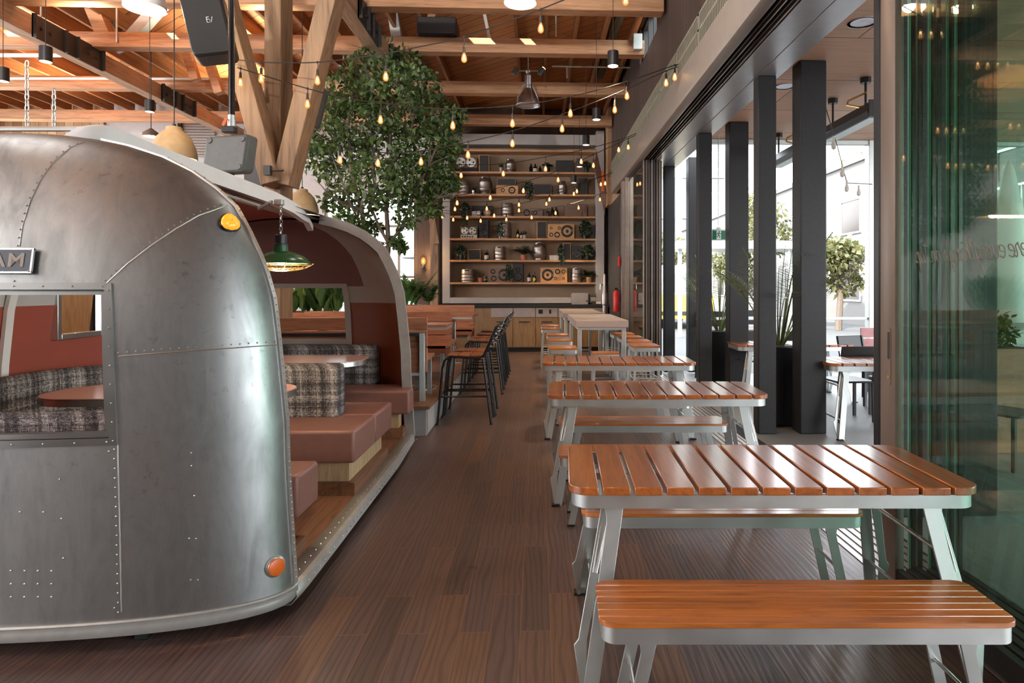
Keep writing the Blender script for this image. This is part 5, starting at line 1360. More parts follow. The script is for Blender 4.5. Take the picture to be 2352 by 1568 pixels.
def broad_plant(name, p, h, n, wd, label, mat, grp=None, spread=.6):
    t = thing(name, label, 'plant', p, 0, grp); mb = MB()
    for _ in range(n):
        a = random.uniform(0, 2*pi); s = random.uniform(.2, spread); d = Vector((cos(a)*s, sin(a)*s, 1))
        st = Vector((cos(a)*.12*h, sin(a)*.12*h, random.uniform(-.02, h*.4)))
        blade(mb, st, d, h*random.uniform(.45, .75), wd*random.uniform(.7, 1.2), random.uniform(.02, .22))
    mb.obj('foliage', M[mat], t, smooth=40); return t
def frond(mb, p, d, ln, pairs, lw, ll, curl):
    p = Vector(p); d = Vector(d).normalized(); sd = d.cross(Vector((0, 0, 1))).normalized(); pts = []
    for i in range(pairs+1):
        t = i/pairs; q = p+d*ln*t+Vector((0, 0, -curl*ln*t*t)); pts.append(q)
        if t > .12:
            L = ll*sin(pi*(.15+.8*t))**.8
            tg = (q-pts[-2]).normalized()
            for s in (-1, 1):
                dd = (sd*s*.9+tg*.5+Vector((0, 0, -.15))).normalized(); leaf_quads(mb, q, dd, Vector((0, 0, 1)), L, lw)
    mb.tube(pts, [.006*(1-.7*i/pairs) for i in range(pairs+1)], 4)
def fern(name, p, h, n, label, mat, grp=None, pairs=12, spread=1.0, lw=.03, ll=.14, up=1.0):
    t = thing(name, label, 'plant', p, 0, grp); mb = MB()
    for k in range(n):
        a = 2*pi*k/n+random.uniform(-.3, .3); s = random.uniform(.35, 1)*spread
        frond(mb, (0, 0, 0), (cos(a)*s, sin(a)*s, up), h*random.uniform(.75, 1.1), pairs, lw, ll, random.uniform(.2, .5))
    mb.obj('foliage', M[mat], t, smooth=0); return t
for i, (px, y, h, n, wd, kind, lab) in enumerate((
        (668, 9.25, .42, 22, .13, 'b', 'broad leaved plant first in the planter seen through the far trailer window'), (700, 9.3, .6, 24, .10, 'b', 'reddish upright plant second in the planter seen through the far trailer window'),
        (737, 9.2, .66, 16, .17, 'b', 'fiddle leaf plant third in the planter seen through the far trailer window'), (757, 9.35, .62, 16, .16, 'b', 'fiddle leaf plant fourth in the planter seen through the far trailer window'),
        (772, 9.2, .45, 60, .02, 'b', 'grassy spider plant at the planter end seen through the far trailer window'))):
    p = atY(px, 700, y); p.z = 1.17
    broad_plant('planter_plant', p, h, int(n*1.7), wd, lab, 'leaf2', 'planter greenery')
for px, y, h, n, kind, lab in ((935, 12.55, .62, 26, 'b', 'leafy bush at the trailer side of the planter before the shelf wall'), (955, 12.6, .95, 12, 'f', 'tall bright fern in the planter before the shelf wall'), (985, 12.6, .62, 12, 'f', 'low fern beside the shelf wall in the timber planter')):
    p = atY(px, 700, y); p.z = 1.18
    if kind == 'b': broad_plant('planter_plant', p, h, n, .11, lab, 'leaf2', 'planter greenery', .9)
    else: fern('planter_fern', p, h, n, lab, 'leaf2', 'planter greenery', 14, .6, .05, .15)
# sconce
p = atY(974, 600, 15.46)
t = thing('wall_sconce', 'single glowing bulb sconce on the dark wall beside the shelves', 'sconce', p)
MB().sphere((0, -.1, .0), .075, 16, 10, 0, (.8, .8, 1.25)).obj('bulb', M['bulb'], t)
MB().sphere((0, -.1, .0), .02, 8, 6, 0, (1, 1, 2)).obj('filament', M['warm'], t)
MB().lathe([(.03, -.16), (.03, -.08)], (0, -.1, 0), 12).tube([(0, -.1, -.15), (0, .03, -.17)], .012, 8).lathe([(.05, .0), (.05, .03)], (0, 0, -.17), 14, 'y').obj('holder', M['black'], t)

# ================================================================== SHELF WALL
SX0, SX1, SYF, SYB = -2.275, 1.607, 15.5, 15.94
SZ = [4.83, 4.30, 3.765, 3.235, 2.70, 2.18, 1.645]
PXM = (SX1-SX0)/(1388-1016)
def sx(px): return SX0+(px-1016)*PXM
su = thing('shelf_unit', 'tall grey plastered shelf wall with seven timber boards of kegs and speakers', 'shelf unit', ((SX0+SX1)/2, SYF, 1.15))
MB().box(SX0, SX0+.18, SYF, SYB, 1.14, 5.2).box(SX1-.2, SX1, SYF, SYB, 1.14, 5.3).box(SX0+.18, SX1-.2, SYF, SYB, 4.95, 5.2).box(SX0+.18, SX1-.2, SYF, SYB, 1.14, 1.28).obj('surround', M['shelfframe'], su, w=True, bev=.006)
MB().box(SX0+.1, SX1-.1, SYB-.02, SYB+.0, 1.2, 5.1).obj('back_panel', M['warmplaster'], su, w=True)
for z in SZ: MB().box(SX0+.18, SX1-.2, SYF+.005, SYB-.02, z-.045, z).obj('shelf_board', M['shelfwood'], su, w=True, bev=.003)
K = .002662                                   # metres per unit of the shelf crop
def cx_(u): return sx(1000+u/3.92)
def keg(u0, u1, row, h, label, style=0):
    z = SZ[row]; r = (u1-u0)*K/2; x = cx_((u0+u1)/2); h = h*K
    t = thing('keg', label, 'keg', (x, 15.72, z), 0, 'steel kegs on the shelves')
    if style == 0: pr = [(.86, 0), (.93, .03), (.93, .10), (.97, .13), (1.0, .17), (.97, .21), (.97, .36), (1.0, .40), (.97, .44), (.97, .60), (1.0, .64), (.97, .68), (.96, .80), (.93, .84), (.93, .97), (.9, 1.0)]
    else: pr = [(.72, 0), (.76, .03), (.74, .10), (.86, .2), (.95, .27), (.98, .33), (.95, .36), (.97, .5), (.95, .63), (.98, .67), (.95, .72), (.86, .8), (.72, .9), (.74, .97), (.70, 1.0)]
    MB().lathe([(a*r, b*h) for a, b in pr], seg=28).obj('body', M['keg'], t, smooth=30)
    MB().prism(rrect(-.3*r, .3*r, h*.87, h*.95, h*.035, 4), -r*.95, -r*.86, 'y').obj('hand_grip', M['dark'], t)
    MB().lathe([(r*.25, h*.98), (r*.25, h*1.02)], seg=14).obj('valve', M['steel'], t)
def speaker(u0, u1, v, row, label, mat, drv=(), dark=False, y=15.62, d=.28):
    """v: height in crop units; drv: (u, height above board, radius) of the drivers"""
    z = SZ[row]; h = v*K; x0, x1 = cx_(u0), cx_(u1)
    t = thing('speaker', label, 'speaker', ((x0+x1)/2, y+d/2, z), 0, 'vintage speakers on the shelves')
    MB().box(x0, x1, y, y+d, z, z+h).obj('cabinet', M[mat], t, w=True, bev=.005)
    if dark: MB().box(x0+.018, x1-.018, y-.008, y, z+.018, z+h-.018).obj('grille', M['spkblack'], t, w=True)
    for u, hh, r in drv:
        x = cx_(u); zz = z+hh*K; r = r*K
        e = MB().lathe([(r*1.06, .004), (r*1.06, -.008), (r*.98, -.012), (r*.86, -.004)], (x, y, zz), 24, 'y', capb=False, capt=False)
        dd = MB().lathe([(r*.9, -.004), (r*.8, -.008), (r*.3, .03), (.0005, .03)], (x, y-.004, zz), 24, 'y', capb=False, capt=False)
        c = dd.obj('driver', M['cone'], t, w=True); e.obj('rim', M['blackg'], c, w=True)
        MB().sphere((x, y-.002+.012, zz), r*.34, 12, 6, 0, (1, .5, 1)).obj('dust_cap', M['dustcap'], c, w=True)
def bottle(u0, u1, v, row, label, lab=None):
    z = SZ[row]; h = v*K; r = (u1-u0)*K/2; x = cx_((u0+u1)/2)
    t = thing('bottle', label, 'bottle', (x, 15.62, z), 0, 'dark bottles on the shelves')
    MB().lathe([(r*.9, 0), (r, .02*h), (r, .55*h), (r*.85, .65*h), (r*.4, .76*h), (r*.36, .92*h), (r*.42, .93*h), (r*.42, 1.0*h)], seg=18).obj('body', M['bottle'], t)
    MB().tube([(r*.4, 0, h*.86), (r*.8, 0, h*.84), (r*.85, 0, h*.74), (r*.7, 0, h*.68)], r*.1, 6).obj('handle', M['bottle'], t)
    if lab == 'white': MB().lathe([(r*1.01, .12*h), (r*1.01, .48*h)], seg=18, capb=False, capt=False).obj('label', M['label'], t)
    if lab == 'yellow': 
        q = MB().add([(0, -r*1.06, .08*h), (r*.75, -r*1.06, .3*h), (0, -r*1.06, .52*h), (-r*.75, -r*1.06, .3*h), (0, -r*.9, .08*h), (r*.75, -r*.6, .3*h), (0, -r*.9, .52*h), (-r*.75, -r*.6, .3*h)], [(0, 1, 2, 3), (4, 7, 6, 5), (0, 4, 5, 1), (1, 5, 6, 2), (2, 6, 7, 3), (3, 7, 4, 0)]); q.obj('label', M['yellow'], t)
def potted(u, row, w, h, label, kind='spiky', pot='black', drop=0, ln=40):
    z = SZ[row]; x = cx_(u); r = w*K/2; H = h*K; ph = min(.13, H*.42)
    t = thing('potted_plant', label, 'plant', (x, 15.66, z), 0, 'potted plants on the shelves')
    pr = min(r*.36+.012, .075); MB().lathe([(pr*.8, 0), (pr, ph)], seg=16).obj('pot', M[pot], t)
    mb = MB()
    if kind == 'spiky':
        for k in range(26):
            a = random.uniform(0, 2*pi); s = random.uniform(.1, .9)
            blade(mb, (cos(a)*.02, sin(a)*.02, ph), (cos(a)*s, sin(a)*s, 1), (H-ph)*random.uniform(.7, 1.15), .014, random.uniform(0, .3), 4)
    elif kind == 'fern':
        for k in range(24):
            a = 2*pi*k/24+random.uniform(-.2, .2); s = random.uniform(.5, 1.3)
            if sin(a) > .5: s *= .5
            frond(mb, (0, -.03, ph), (cos(a)*s, sin(a)*s*.7, .8), r*random.uniform(.9, 1.3), 10, .03, r*.36, random.uniform(.3, .7))
    else:
        top = max(H, ph+.04)
        for k in range(int(ln*3.2)):
            v = rv(); c = Vector((v.x*r*.9, -.08+v.y*r*.55, ph+.02+abs(v.z)*(top-ph)*.85)); d = rv(); d.z -= .6; leaf_quads(mb, c, d, rv()+Vector((0, -1, .8)), .06, .04)
        for k in range(6):
            xx = random.uniform(-r*.7, r*.7); L = drop*K*random.uniform(.5, 1)
            for j in range(int(L/.016)):
                zz = ph+.03-j*.016; d = rv(); d.z -= .5; leaf_quads(mb, (xx+random.uniform(-.02, .02), -.20+random.uniform(-.02, .02), zz), d, Vector((0, -1, .5)), .05, .034)
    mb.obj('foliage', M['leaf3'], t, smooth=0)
def tape_deck(u0, u1, v, row, label, mat):
    z = SZ[row]; x0, x1 = cx_(u0), cx_(u1); h = v*K; y = 15.62
    t = thing('tape_deck', label, 'tape deck', ((x0+x1)/2, y+.15, z), 0, 'reel tape decks on the shelves')
    MB().box(x0, x1, y, y+.2, z, z+h).obj('case', M[mat], t, w=True, bev=.005)
    MB().box(x0+.01, x1-.01, y-.012, y, z+.005, z+h*.3).obj('control_strip', M['label'] if mat == 'greyplastic' else M['dark'], t, w=True)
    for f in (.28, .72):
        x = x0+(x1-x0)*f; zz = z+h*.64; r = (x1-x0)*.21
        rl = MB().lathe([(r, -.022), (r, -.014), (r*.3, -.02), (.004, -.02)], (x, y, zz), 24, 'y').obj('reel', M['steel'], t, w=True)
        m = MB()
        for k in range(3):
            a = 2*pi*k/3; m.lathe([(r*.2, -.024), (r*.2, -.022)], (x+r*.55*cos(a), y, zz+r*.55*sin(a)), 10, 'y')
        m.obj('reel_hole', M['dark'], rl, w=True)
    m = MB()
    for k in range(5): m.box(x0+.04+k*.06, x0+.075+k*.06, y-.02, y-.012, z+.03, z+.06)
    m.obj('keys', M['dark'], t, w=True)
# top row
tape_deck(165, 372, 140, 0+1-1 if False else 0, 'dark reel tape deck on the top board', 'spkbrown') if False else None
R1, R2, R3, R4, R5, R6 = 1, 2, 3, 4, 5, 6
tape_deck(165, 372, 138, R1, 'dark reel tape deck at the tree end of the topmost filled shelf', 'spkbrown')
speaker(385, 480, 160, R1, 'black speaker standing upright on the topmost filled shelf', 'spkwood', dark=True)
potted(583, R1, 60, 110, 'spiky plant in a pale pot beside the keg of the topmost filled shelf', 'spiky', 'greytop')
keg(620, 716, R1, 126, 'tapered steel keg on the topmost filled shelf', 1)
bottle(840, 872, 80, R1, 'dark bottle first of three on the topmost filled shelf'); bottle(876, 914, 78, R1, 'dark bottle with pale label second of three on the topmost filled shelf', 'white'); bottle(926, 952, 60, R1, 'small dark bottle third of three on the topmost filled shelf')
potted(1005, R1, 120, 120, 'dark fern beside the bottles on the topmost filled shelf', 'fern')
speaker(1085, 1245, 115, R1, 'wide dark speaker lying on the topmost filled shelf', 'spkblack')
potted(1365, R1, 80, 110, 'trailing plant at the wall end of the topmost filled shelf', 'trail', 'black', 60)
keg(186, 302, R2, 128, 'dark straight sided keg at the tree end of the second shelf', 0)
potted(343, R2, 80, 85, 'small grassy plant between the two kegs of the second shelf', 'spiky')
c_ = thing('steel_cup', 'little steel cup standing before the grassy plant on the second shelf', 'cup', (cx_(338), 15.56, SZ[R2]))
MB().lathe([(.03, 0), (.036, .085), (.033, .085), (.028, .01)], seg=16).obj('body', M['steel'], c_)
keg(376, 502, R2, 165, 'tall bulging steel keg on the second shelf', 1)
speaker(540, 742, 82, R2, 'low wooden speaker with two drivers on the second shelf', 'spkwood', ((601, 40, 17), (683, 40, 30)))
q = thing('radio', 'dark radio case resting on the low wooden speaker of the second shelf', 'radio', (cx_(632), 15.75, SZ[R2]+82*K))
MB().box(cx_(545), cx_(720), 15.64, 15.88, SZ[R2]+82*K, SZ[R2]+148*K).obj('case', M['spkbrown'], q, w=True, bev=.005)
MB().box(cx_(555), cx_(710), 15.63, 15.64, SZ[R2]+90*K, SZ[R2]+140*K).obj('grille', M['spkblack'], q, w=True)
bottle(765, 792, 90, R2, 'dark bottle next to the trailing ivy of the second shelf')
potted(838, R2, 76, 120, 'ivy trailing down from the second shelf middle', 'trail', 'black', 140, 60)
speaker(880, 1047, 100, R2, 'wide dark grille speaker on the second shelf', 'spkbrown', dark=True)
keg(1100, 1184, R2, 130, 'slim bulging keg on the second shelf', 1)
speaker(1280, 1372, 160, R2, 'tall dark speaker at the wall end of the second shelf', 'spkbrown', dark=True)
potted(262, R3, 90, 120, 'ivy spilling over the tree end of the third shelf', 'trail', 'black', 200, 40)
speaker(318, 510, 100, R3, 'low dark speaker behind the camera on the third shelf', 'spkblack', y=15.7, d=.2)
q = thing('camera', 'silver and black vintage camera on the third shelf', 'camera', (cx_(368), 15.58, SZ[R3]))
MB().box(cx_(325), cx_(410), 15.55, 15.62, SZ[R3], SZ[R3]+45*K).obj('body', M['label'], q, w=True, bev=.004)
MB().lathe([(.058, -.09), (.062, -.03), (.062, .0)], (cx_(386), 15.56, SZ[R3]+26*K), 20, 'y').obj('lens', M['blackg'], q, w=True)
MB().lathe([(.045, -.095), (.045, -.09)], (cx_(386), 15.56, SZ[R3]+26*K), 20, 'y').obj('lens_ring', M['steel'], q, w=True)
q = thing('round_speaker', 'round wooden speaker beside the camera on the third shelf', 'speaker', (cx_(460), 15.6, SZ[R3]))
MB().lathe([(.085, 0), (.085, .06)], (cx_(460), 15.58, SZ[R3]+.086), 28, 'y').obj('body', M['spkwood'], q, w=True)
MB().lathe([(.04, -.006), (.04, 0)], (cx_(460), 15.58, SZ[R3]+.086), 20, 'y').obj('driver', M['warmdisc'] if False else M['label'], q, w=True)
keg(580, 696, R3, 125, 'shiny straight sided keg on the third shelf', 0)
speaker(788, 965, 75, R3, 'low wooden speaker under the ivy on the third shelf', 'spkbrown', ((817, 36, 28), (895, 36, 18)))
potted(1012, R3, 50, 70, 'small plant beside the dark bottles of the third shelf', 'spiky')
bottle(1035, 1066, 88, R3, 'dark bottle first of the pair on the third shelf'); bottle(1070, 1104, 88, R3, 'dark bottle second of the pair on the third shelf')
speaker(1162, 1368, 118, R3, 'long brown speaker at the wall end of the third shelf', 'spkbrown')
tape_deck(216, 373, 112, R4, 'pale reel tape deck on the fourth shelf', 'greyplastic')
speaker(386, 472, 170, R4, 'upright dark speaker beside the pale tape deck on the fourth shelf', 'spkblack', ((428, 50, 32), (428, 110, 15)))
keg(544, 676, R4, 150, 'steel keg wrapped by a trailing plant on the fourth shelf', 0)
potted(590, R4, 70, 160, 'ivy hanging over the front of the keg on the fourth shelf', 'trail', 'black', 60, 60)
bottle(720, 752, 88, R4, 'dark bottle with a yellow diamond label on the fourth shelf', 'yellow'); bottle(757, 780, 66, R4, 'small dark bottle next to the spiky plant of the fourth shelf', 'white')
potted(797, R4, 100, 85, 'spiky plant in a small pot on the fourth shelf', 'spiky', 'greytop')
speaker(908, 1000, 160, R4, 'upright black grille speaker beside the big wooden speaker of the fourth shelf', 'spkwood', dark=True)
speaker(1007, 1252, 136, R4, 'big wooden speaker lying on its side on the fourth shelf', 'spkwood', ((1185, 70, 52), (1094, 37, 24), (1041, 37, 17), (1114, 99, 13), (1040, 99, 11)))
potted(1352, R4, 115, 175, 'full ivy ball at the wall end of the fourth shelf', 'trail', 'black', 40, 110)
q = thing('storage_box', 'plain dark box behind the ivy ball of the fourth shelf', 'box', (cx_(1425), 15.8, SZ[R4])); MB().box(cx_(1395), cx_(1440), 15.65, 15.9, SZ[R4], SZ[R4]+140*K).obj('body', M['spkblack'], q, w=True, bev=.005); MB().box(cx_(1393), cx_(1442), 15.645, 15.905, SZ[R4]+125*K, SZ[R4]+144*K).obj('lid', M['spkbrown'], q, w=True)
potted(225, R5, 105, 135, 'ivy at the tree end of the fifth shelf', 'trail', 'black', 60, 70)
speaker(285, 402, 100, R5, 'square grille speaker beside the ivy of the fifth shelf', 'spkwood', dark=True)
bottle(434, 476, 92, R5, 'dark bottle with a white label alone on the fifth shelf', 'white')
keg(514, 625, R5, 127, 'straight sided steel keg before the fern on the fifth shelf', 0)
potted(790, R5, 250, 150, 'big spreading fern in the middle of the fifth shelf', 'fern', 'terracotta')
keg(868, 998, R5, 163, 'bulging steel keg behind the big fern on the fifth shelf', 1)
q = thing('storage_box', 'low pale box beside the hanging ivy on the fifth shelf', 'box', (cx_(1066), 15.75, SZ[R5])); MB().box(cx_(1025), cx_(1108), 15.62, 15.85, SZ[R5], SZ[R5]+44*K).obj('body', M['label'], q, w=True, bev=.004); MB().box(cx_(1023), cx_(1110), 15.615, 15.855, SZ[R5]+34*K, SZ[R5]+46*K).obj('lid', M['label'], q, w=True)
potted(1128, R5, 50, 155, 'thin ivy hanging from the fifth shelf between box and speaker', 'trail', 'black', 110, 30)
speaker(1146, 1222, 160, R5, 'upright grille speaker at the wall half of the fifth shelf', 'spkwood', dark=True, y=15.68, d=.22)
speaker(1226, 1320, 130, R5, 'dark square speaker at the wall half of the fifth shelf', 'spkblack', ((1272, 60, 36),))
potted(1375, R5, 115, 140, 'dark ivy at the wall end of the fifth shelf', 'trail', 'black', 40, 90)
keg(210, 350, R6, 118, 'straight sided steel keg at the tree end of the lowest shelf', 0)
potted(397, R6, 95, 100, 'grassy plant in a terracotta pot on the lowest shelf', 'spiky', 'terracotta')
q = thing('mug', 'black mug beside the terracotta pot on the lowest shelf', 'mug', (cx_(445), 15.6, SZ[R6])); MB().lathe([(.036, 0), (.042, .02), (.042, .135), (.036, .14)], seg=16).obj('body', M['bottle'], q); MB().lathe([(.0425, .04), (.0425, .09)], seg=16, capb=False, capt=False).obj('label', M['greyplastic'], q)
speaker(468, 690, 130, R6, 'brown wooden speaker with a big woofer on the lowest shelf', 'spkbrown', ((608, 66, 50), (519, 35, 24), (512, 98, 20)))
potted(655, R6, 60, 170, 'ivy draping over the brown speaker of the lowest shelf', 'trail', 'black', 60, 40)
speaker(692, 786, 168, R6, 'upright black speaker on the lowest shelf', 'spkblack', ((738, 50, 36), (738, 115, 18)))
bottle(822, 856, 92, R6, 'dark bottle with a pale label in the pair on the lowest shelf', 'white'); bottle(868, 904, 92, R6, 'dark bottle with a yellow diamond label in the pair on the lowest shelf', 'yellow')
speaker(942, 1187, 136, R6, 'big wooden speaker lying on its side on the lowest shelf', 'spkwood', ((1008, 68, 50), (1098, 98, 22), (1152, 98, 17), (1079, 37, 13), (1153, 37, 11)))
keg(1220, 1322, R6, 132, 'straight sided keg before the fern on the lowest shelf', 0)
potted(1386, R6, 200, 125, 'drooping fern in a pale pot at the wall end of the lowest shelf', 'fern', 'shelfwood')
# canoe-like board on the boarded wall, alarm box, beacon
a = atY(1388, 415, 14.9)
t = thing('wall_board', 'long dark pointed board hung upright on the boarded wall by the doors', 'board', (1.66, 14.95, a.z))
def bo(k): return [(y, z) for y, z in ((14.95+k*.0, 5.0-k), (15.12-k, 4.4), (15.12-k, 3.9), (14.98, 3.15+k), (14.82+k, 3.7), (14.82+k, 4.4))]
bx = MB().add([(1.36, 14.9, 4.72), (1.44, 14.9, 4.35), (1.60, 14.9, 3.75), (1.56, 14.9, 3.2), (1.44, 14.9, 3.7), (1.30, 14.9, 4.35)]+[(x, 14.94, z) for x, z in ((1.36, 4.72), (1.44, 4.35), (1.60, 3.75), (1.56, 3.2), (1.44, 3.7), (1.30, 4.35))], [(5, 4, 3, 2, 1, 0), (6, 7, 8, 9, 10, 11)]+[(i, (i+1) % 6, 6+(i+1) % 6, 6+i) for i in range(6)])
bx.obj('blade', M['spkbrown'], t, w=True, bev=.01)
MB().box(1.48, 1.54, 14.86, 14.9, 3.75, 4.2).obj('strap', M['orange'], t, w=True)
p = atX(1423, 600, 1.69)
tag(MB().box(1.66, 1.70, p.y-.06, p.y+.06, p.z-.1, p.z+.1).obj('fire_alarm', M['redsign'], bev=.006), 'small red fire alarm pull on the dark tiled wall', 'alarm')
p = atX(1422, 665, 1.68)
t = thing('fire_extinguisher', 'red fire extinguisher hanging low on the dark tiled wall', 'extinguisher', (1.62, p.y, p.z-.25))
MB().lathe([(.06, -.2), (.065, -.18), (.065, .18), (.03, .24)], seg=16).obj('body', M['redsign'], t)
MB().box(-.03, .03, -.015, .015, .24, .29).obj('valve', M['black'], t); MB().tube([(.03, 0, .26), (.08, 0, .2), (.075, 0, 0)], .01, 6).obj('hose', M['black'], t)
p = atY(1404, 690, 14.6)
t = thing('steel_taps', 'tall polished steel beer tower beside the dark tiled wall', 'tap', (1.5, 14.4, 1.12))
MB().lathe([(.09, -1.1), (.09, -1.08), (.05, -1.05), (.05, .0), (.07, .02), (.075, .22), (.05, .3), (.035, .5), (.03, .62), (.02, .7)], seg=20).obj('body', M['keg'], t)
MB().tube([(0, 0, .45), (-.1, -.05, .47), (-.1, -.05, .36)], .013, 8).obj('spout', M['steel'], t)

# ================================================================== PATIO AND STREET
struct(MB().box(2.5, 8.4, -8, 10.1, 3.85, 4.05).obj('ceiling_patio', M['ply'], smooth=0))
struct(MB().box(2.0, 8.4, -8.2, -8.0, 0, 4.05).obj('patio_sky_block', M['offwhite'], smooth=0))  # unseen wall added to close the patio end and soften reflected sky light
struct(MB().box(5.25, 5.40, 10.0, 10.14, 0, 3.85).box(8.2, 8.4, 10.0, 10.14, 0, 3.85).box(2.5, 8.4, 10.02, 10.12, 3.78, 3.85).box(2.5, 8.4, 10.04, 10.09, 1.0, 1.04).obj('window_3', M['galv'], bev=.006))
for px, py, lab in ((1982, 51, 'round recessed downlight in the plywood patio soffit over the first gap'), (1803, 198, 'round recessed downlight in the plywood patio soffit over the second gap')):
    p = atZ(px, py, 3.85)
    t = thing('recessed_light', lab, 'lamp', p, 0, 'recessed patio downlights')
    MB().lathe([(.13, -.006), (.13, 0), (.105, 0), (.10, -.004)], seg=32, capb=False, capt=False).obj('rim', M['white'], t)
    MB().lathe([(.104, -.002), (.07, -.006), (.03, -.002)], seg=32, capb=False).obj('reflector', M['lampsilver'], t)
h0 = None
for y, lab in ((7.35, 'black radiant patio heater hung from the plywood soffit, closer to the glass stack'), (9.15, 'black radiant patio heater hung from the plywood soffit, farther along the columns')):
    if h0: dup(h0, (3.66, y, 3.85), 0, lab); continue
    h0 = t = thing('patio_heater', lab, 'heater', (3.66, y, 3.85), 0, 'patio heaters')
    MB().prism([(-.09, -.50), (.09, -.50), (.115, -.44), (.075, -.33), (-.075, -.33), (-.115, -.44)], -.55, .62, 'y').obj('body', M['black'], t, bev=.004)
    MB().box(-.07, .07, -.5, .58, -.505, -.5).obj('emitter', M['galv'], t)
    MB().box(-.1, .1, -.57, -.55, -.5, -.32).obj('end_cap', M['black'], t)
    for yy in (-.3, .5):
        MB().tube([(0, yy, -.33), (0, yy, -.05)], .014, 8).lathe([(.06, -.06), (.06, 0)], (0, yy, 0), 8).obj('hanger', M['black'], t)
    MB().tube([(-.02, -.45, -.34), (-.12, -.4, -.36), (-.16, -.2, -.28), (-.1, -.1, -.2), (0, -.32, -.17)], .013, 6).obj('gas_hose', M['brass'], t)
# exit sign on a rod
p = atY(1650, 539, 9.7)
t = thing('exit_sign', 'green running man exit sign hanging on a rod between the columns', 'sign', p)
MB().box(-.105, .105, -.02, .02, -.085, .085).obj('case', M['galv'], t, bev=.004)
MB().box(-.098, .098, -.024, -.02, -.075, .062).obj('face', M['exit'], t)
MB().box(-.035, .035, -.026, -.024, -.07, .058).obj('pictogram_door', M['white'], t)
m = MB(); m.sphere((.008, -.028, .042), .011, 10, 6, 0, (1, .3, 1))
for q in ([(0, .028), (-.006, -.005)], [(0, .024), (.024, .008), (.032, .018)], [(0, .026), (-.022, .02), (-.03, .004)], [(-.006, -.005), (.016, -.022), (.010, -.05)], [(-.006, -.005), (-.018, -.03), (-.042, -.034)]): m.tube([(x, -.027, z) for x, z in q], .0062, 6)
m.obj('running_figure', M['exit'], t)
MB().tube([(0, 0, .085), (0, 0, 3.85-p.z)], .008, 6).box(-.03, .03, -.02, .02, .085, .11).obj('rod', M['galv'], t)
# palms in tall black planters
for y, lab in ((7.02, 'palm in a tall black planter behind the first pair of columns'), (9.55, 'palm in a tall black planter behind the second pair of columns')):
    x = 2.66 if y < 8 else 2.72
    t = thing('palm_planter', 'tall square black planter of the '+lab.replace('palm in a tall black planter ', 'palm '), 'planter', (x, y, 0), 0, 'black palm planters')
    MB().box(-.19, .19, -.16, .2, .02, .86).obj('box', M['black'], t, bev=.006)
    MB().box(-.16, .16, -.13, .17, .84, .87).obj('soil', M['bark'], t)
    MB().box(-.15, .15, -.12, .16, 0, .02).obj('foot', M['dark'], t)
    pl = thing('palm', lab, 'plant', (x, y, .87), 0, 'patio palms')
    mb = MB(); st = MB()
    for k in range(26):
        a = 2*pi*k/26+random.uniform(-.2, .2); s = random.uniform(.12, .65)
        L = random.uniform(.7, 1.15); d = Vector((cos(a)*s, sin(a)*s, 1)).normalized(); b = Vector((cos(a)*.05, sin(a)*.05, 0)); e = b+d*random.uniform(.25, .5)
        st.tube([b, e], [.01, .007], 5); frond(mb, e, (d.x*1.0, d.y*1.3, d.z), L, 18, .013, .26, random.uniform(.2, .45))
    mb.obj('foliage', M['palm'], pl, smooth=0); st.obj('stems', M['palm'], pl)
# patio tables (same make as indoors) and chairs
dup(T1, (3.72, 6.62, 0), RZ, 'pale slatted patio table beyond the first broad column', 'slatted patio tables')
dup(T1, (3.46, 8.75, 0), RZ, 'pale slatted patio table beyond the second broad column', 'slatted patio tables')
def chair(loc, rz, label):
    t = thing('patio_chair', label, 'chair', loc, rz, 'black patio chairs')
    for s in (-1, 1):
        MB().bar((s*.2, -.2, 0), (s*.2, -.2, .44), .03, .03).obj('leg', M['black'], t)
        MB().bar((s*.2, .2, 0), (s*.2, .18, .46), .03, .03).bar((s*.2, .18, .44), (s*.2, .27, .86), .03, .022, (1, 0, 0)).obj('leg', M['black'], t)
    MB().prism(rrect(-.22, .22, -.24, .2, .05, 4), .44, .462).obj('seat', M['black'], t, bev=.006)
    for z0, z1 in ((.58, .66), (.685, .86)):
        f = lambda z: .18+(z-.44)*.214
        MB().prism([(f(z0), z0), (f(z0)+.016, z0), (f(z1)+.016, z1), (f(z1), z1)], -.22, .22, 'x').obj('backrest', M['black'], t, bev=.006)
    return t
ch0 = chair((3.55, 7.25, 0), pi+.06, 'black slotted patio chair turned towards the patio table beyond the first broad column')
for x, y, r, lab in ((4.15, 7.3, pi, 'black slotted patio chair on the street side of the same patio table'), (4.3, 8.3, .3, 'black slotted patio chair angled beside the rose slatted bench'), (3.9, 9.7, pi, 'black slotted patio chair by the far patio table'), (4.75, 8.6, -1.2, 'black slotted patio chair with its side to the rose slatted bench'),
                     (3.98, 5.35, .4, 'patio chair seen through the green glass beyond the wide column'), (3.1, 9.35, 0, 'black slotted patio chair hidden behind the second broad column')):
    dup(ch0, (x, y, 0), r, lab)
for x, y, lab in ((2.95, 10.9, 'black bar stool outside past the far glass stack'), (3.75, 11.5, 'second black bar stool outside past the far glass stack')): dup(st0, (x, y, 0), 1.2, lab, 'outdoor bar stools')
t = thing('slatted_bench', 'rose painted slatted bench by the outer patio post', 'bench', (5.15, 9.2, 0))
for i in range(3): MB().box(4.75, 5.75, 9.28, 9.31, .46+i*.16, .60+i*.16).obj('back_slat', M['pinkwall'], t, w=True)
MB().box(4.75, 5.75, 8.85, 9.28, .42, .45).obj('seat', M['pinkwall'], t, w=True)
for x in (4.8, 5.65): MB().box(x, x+.05, 8.9, 9.28, 0, .42).obj('leg', M['black'], t, w=True)
p = atY(2318, 610, 6.6)
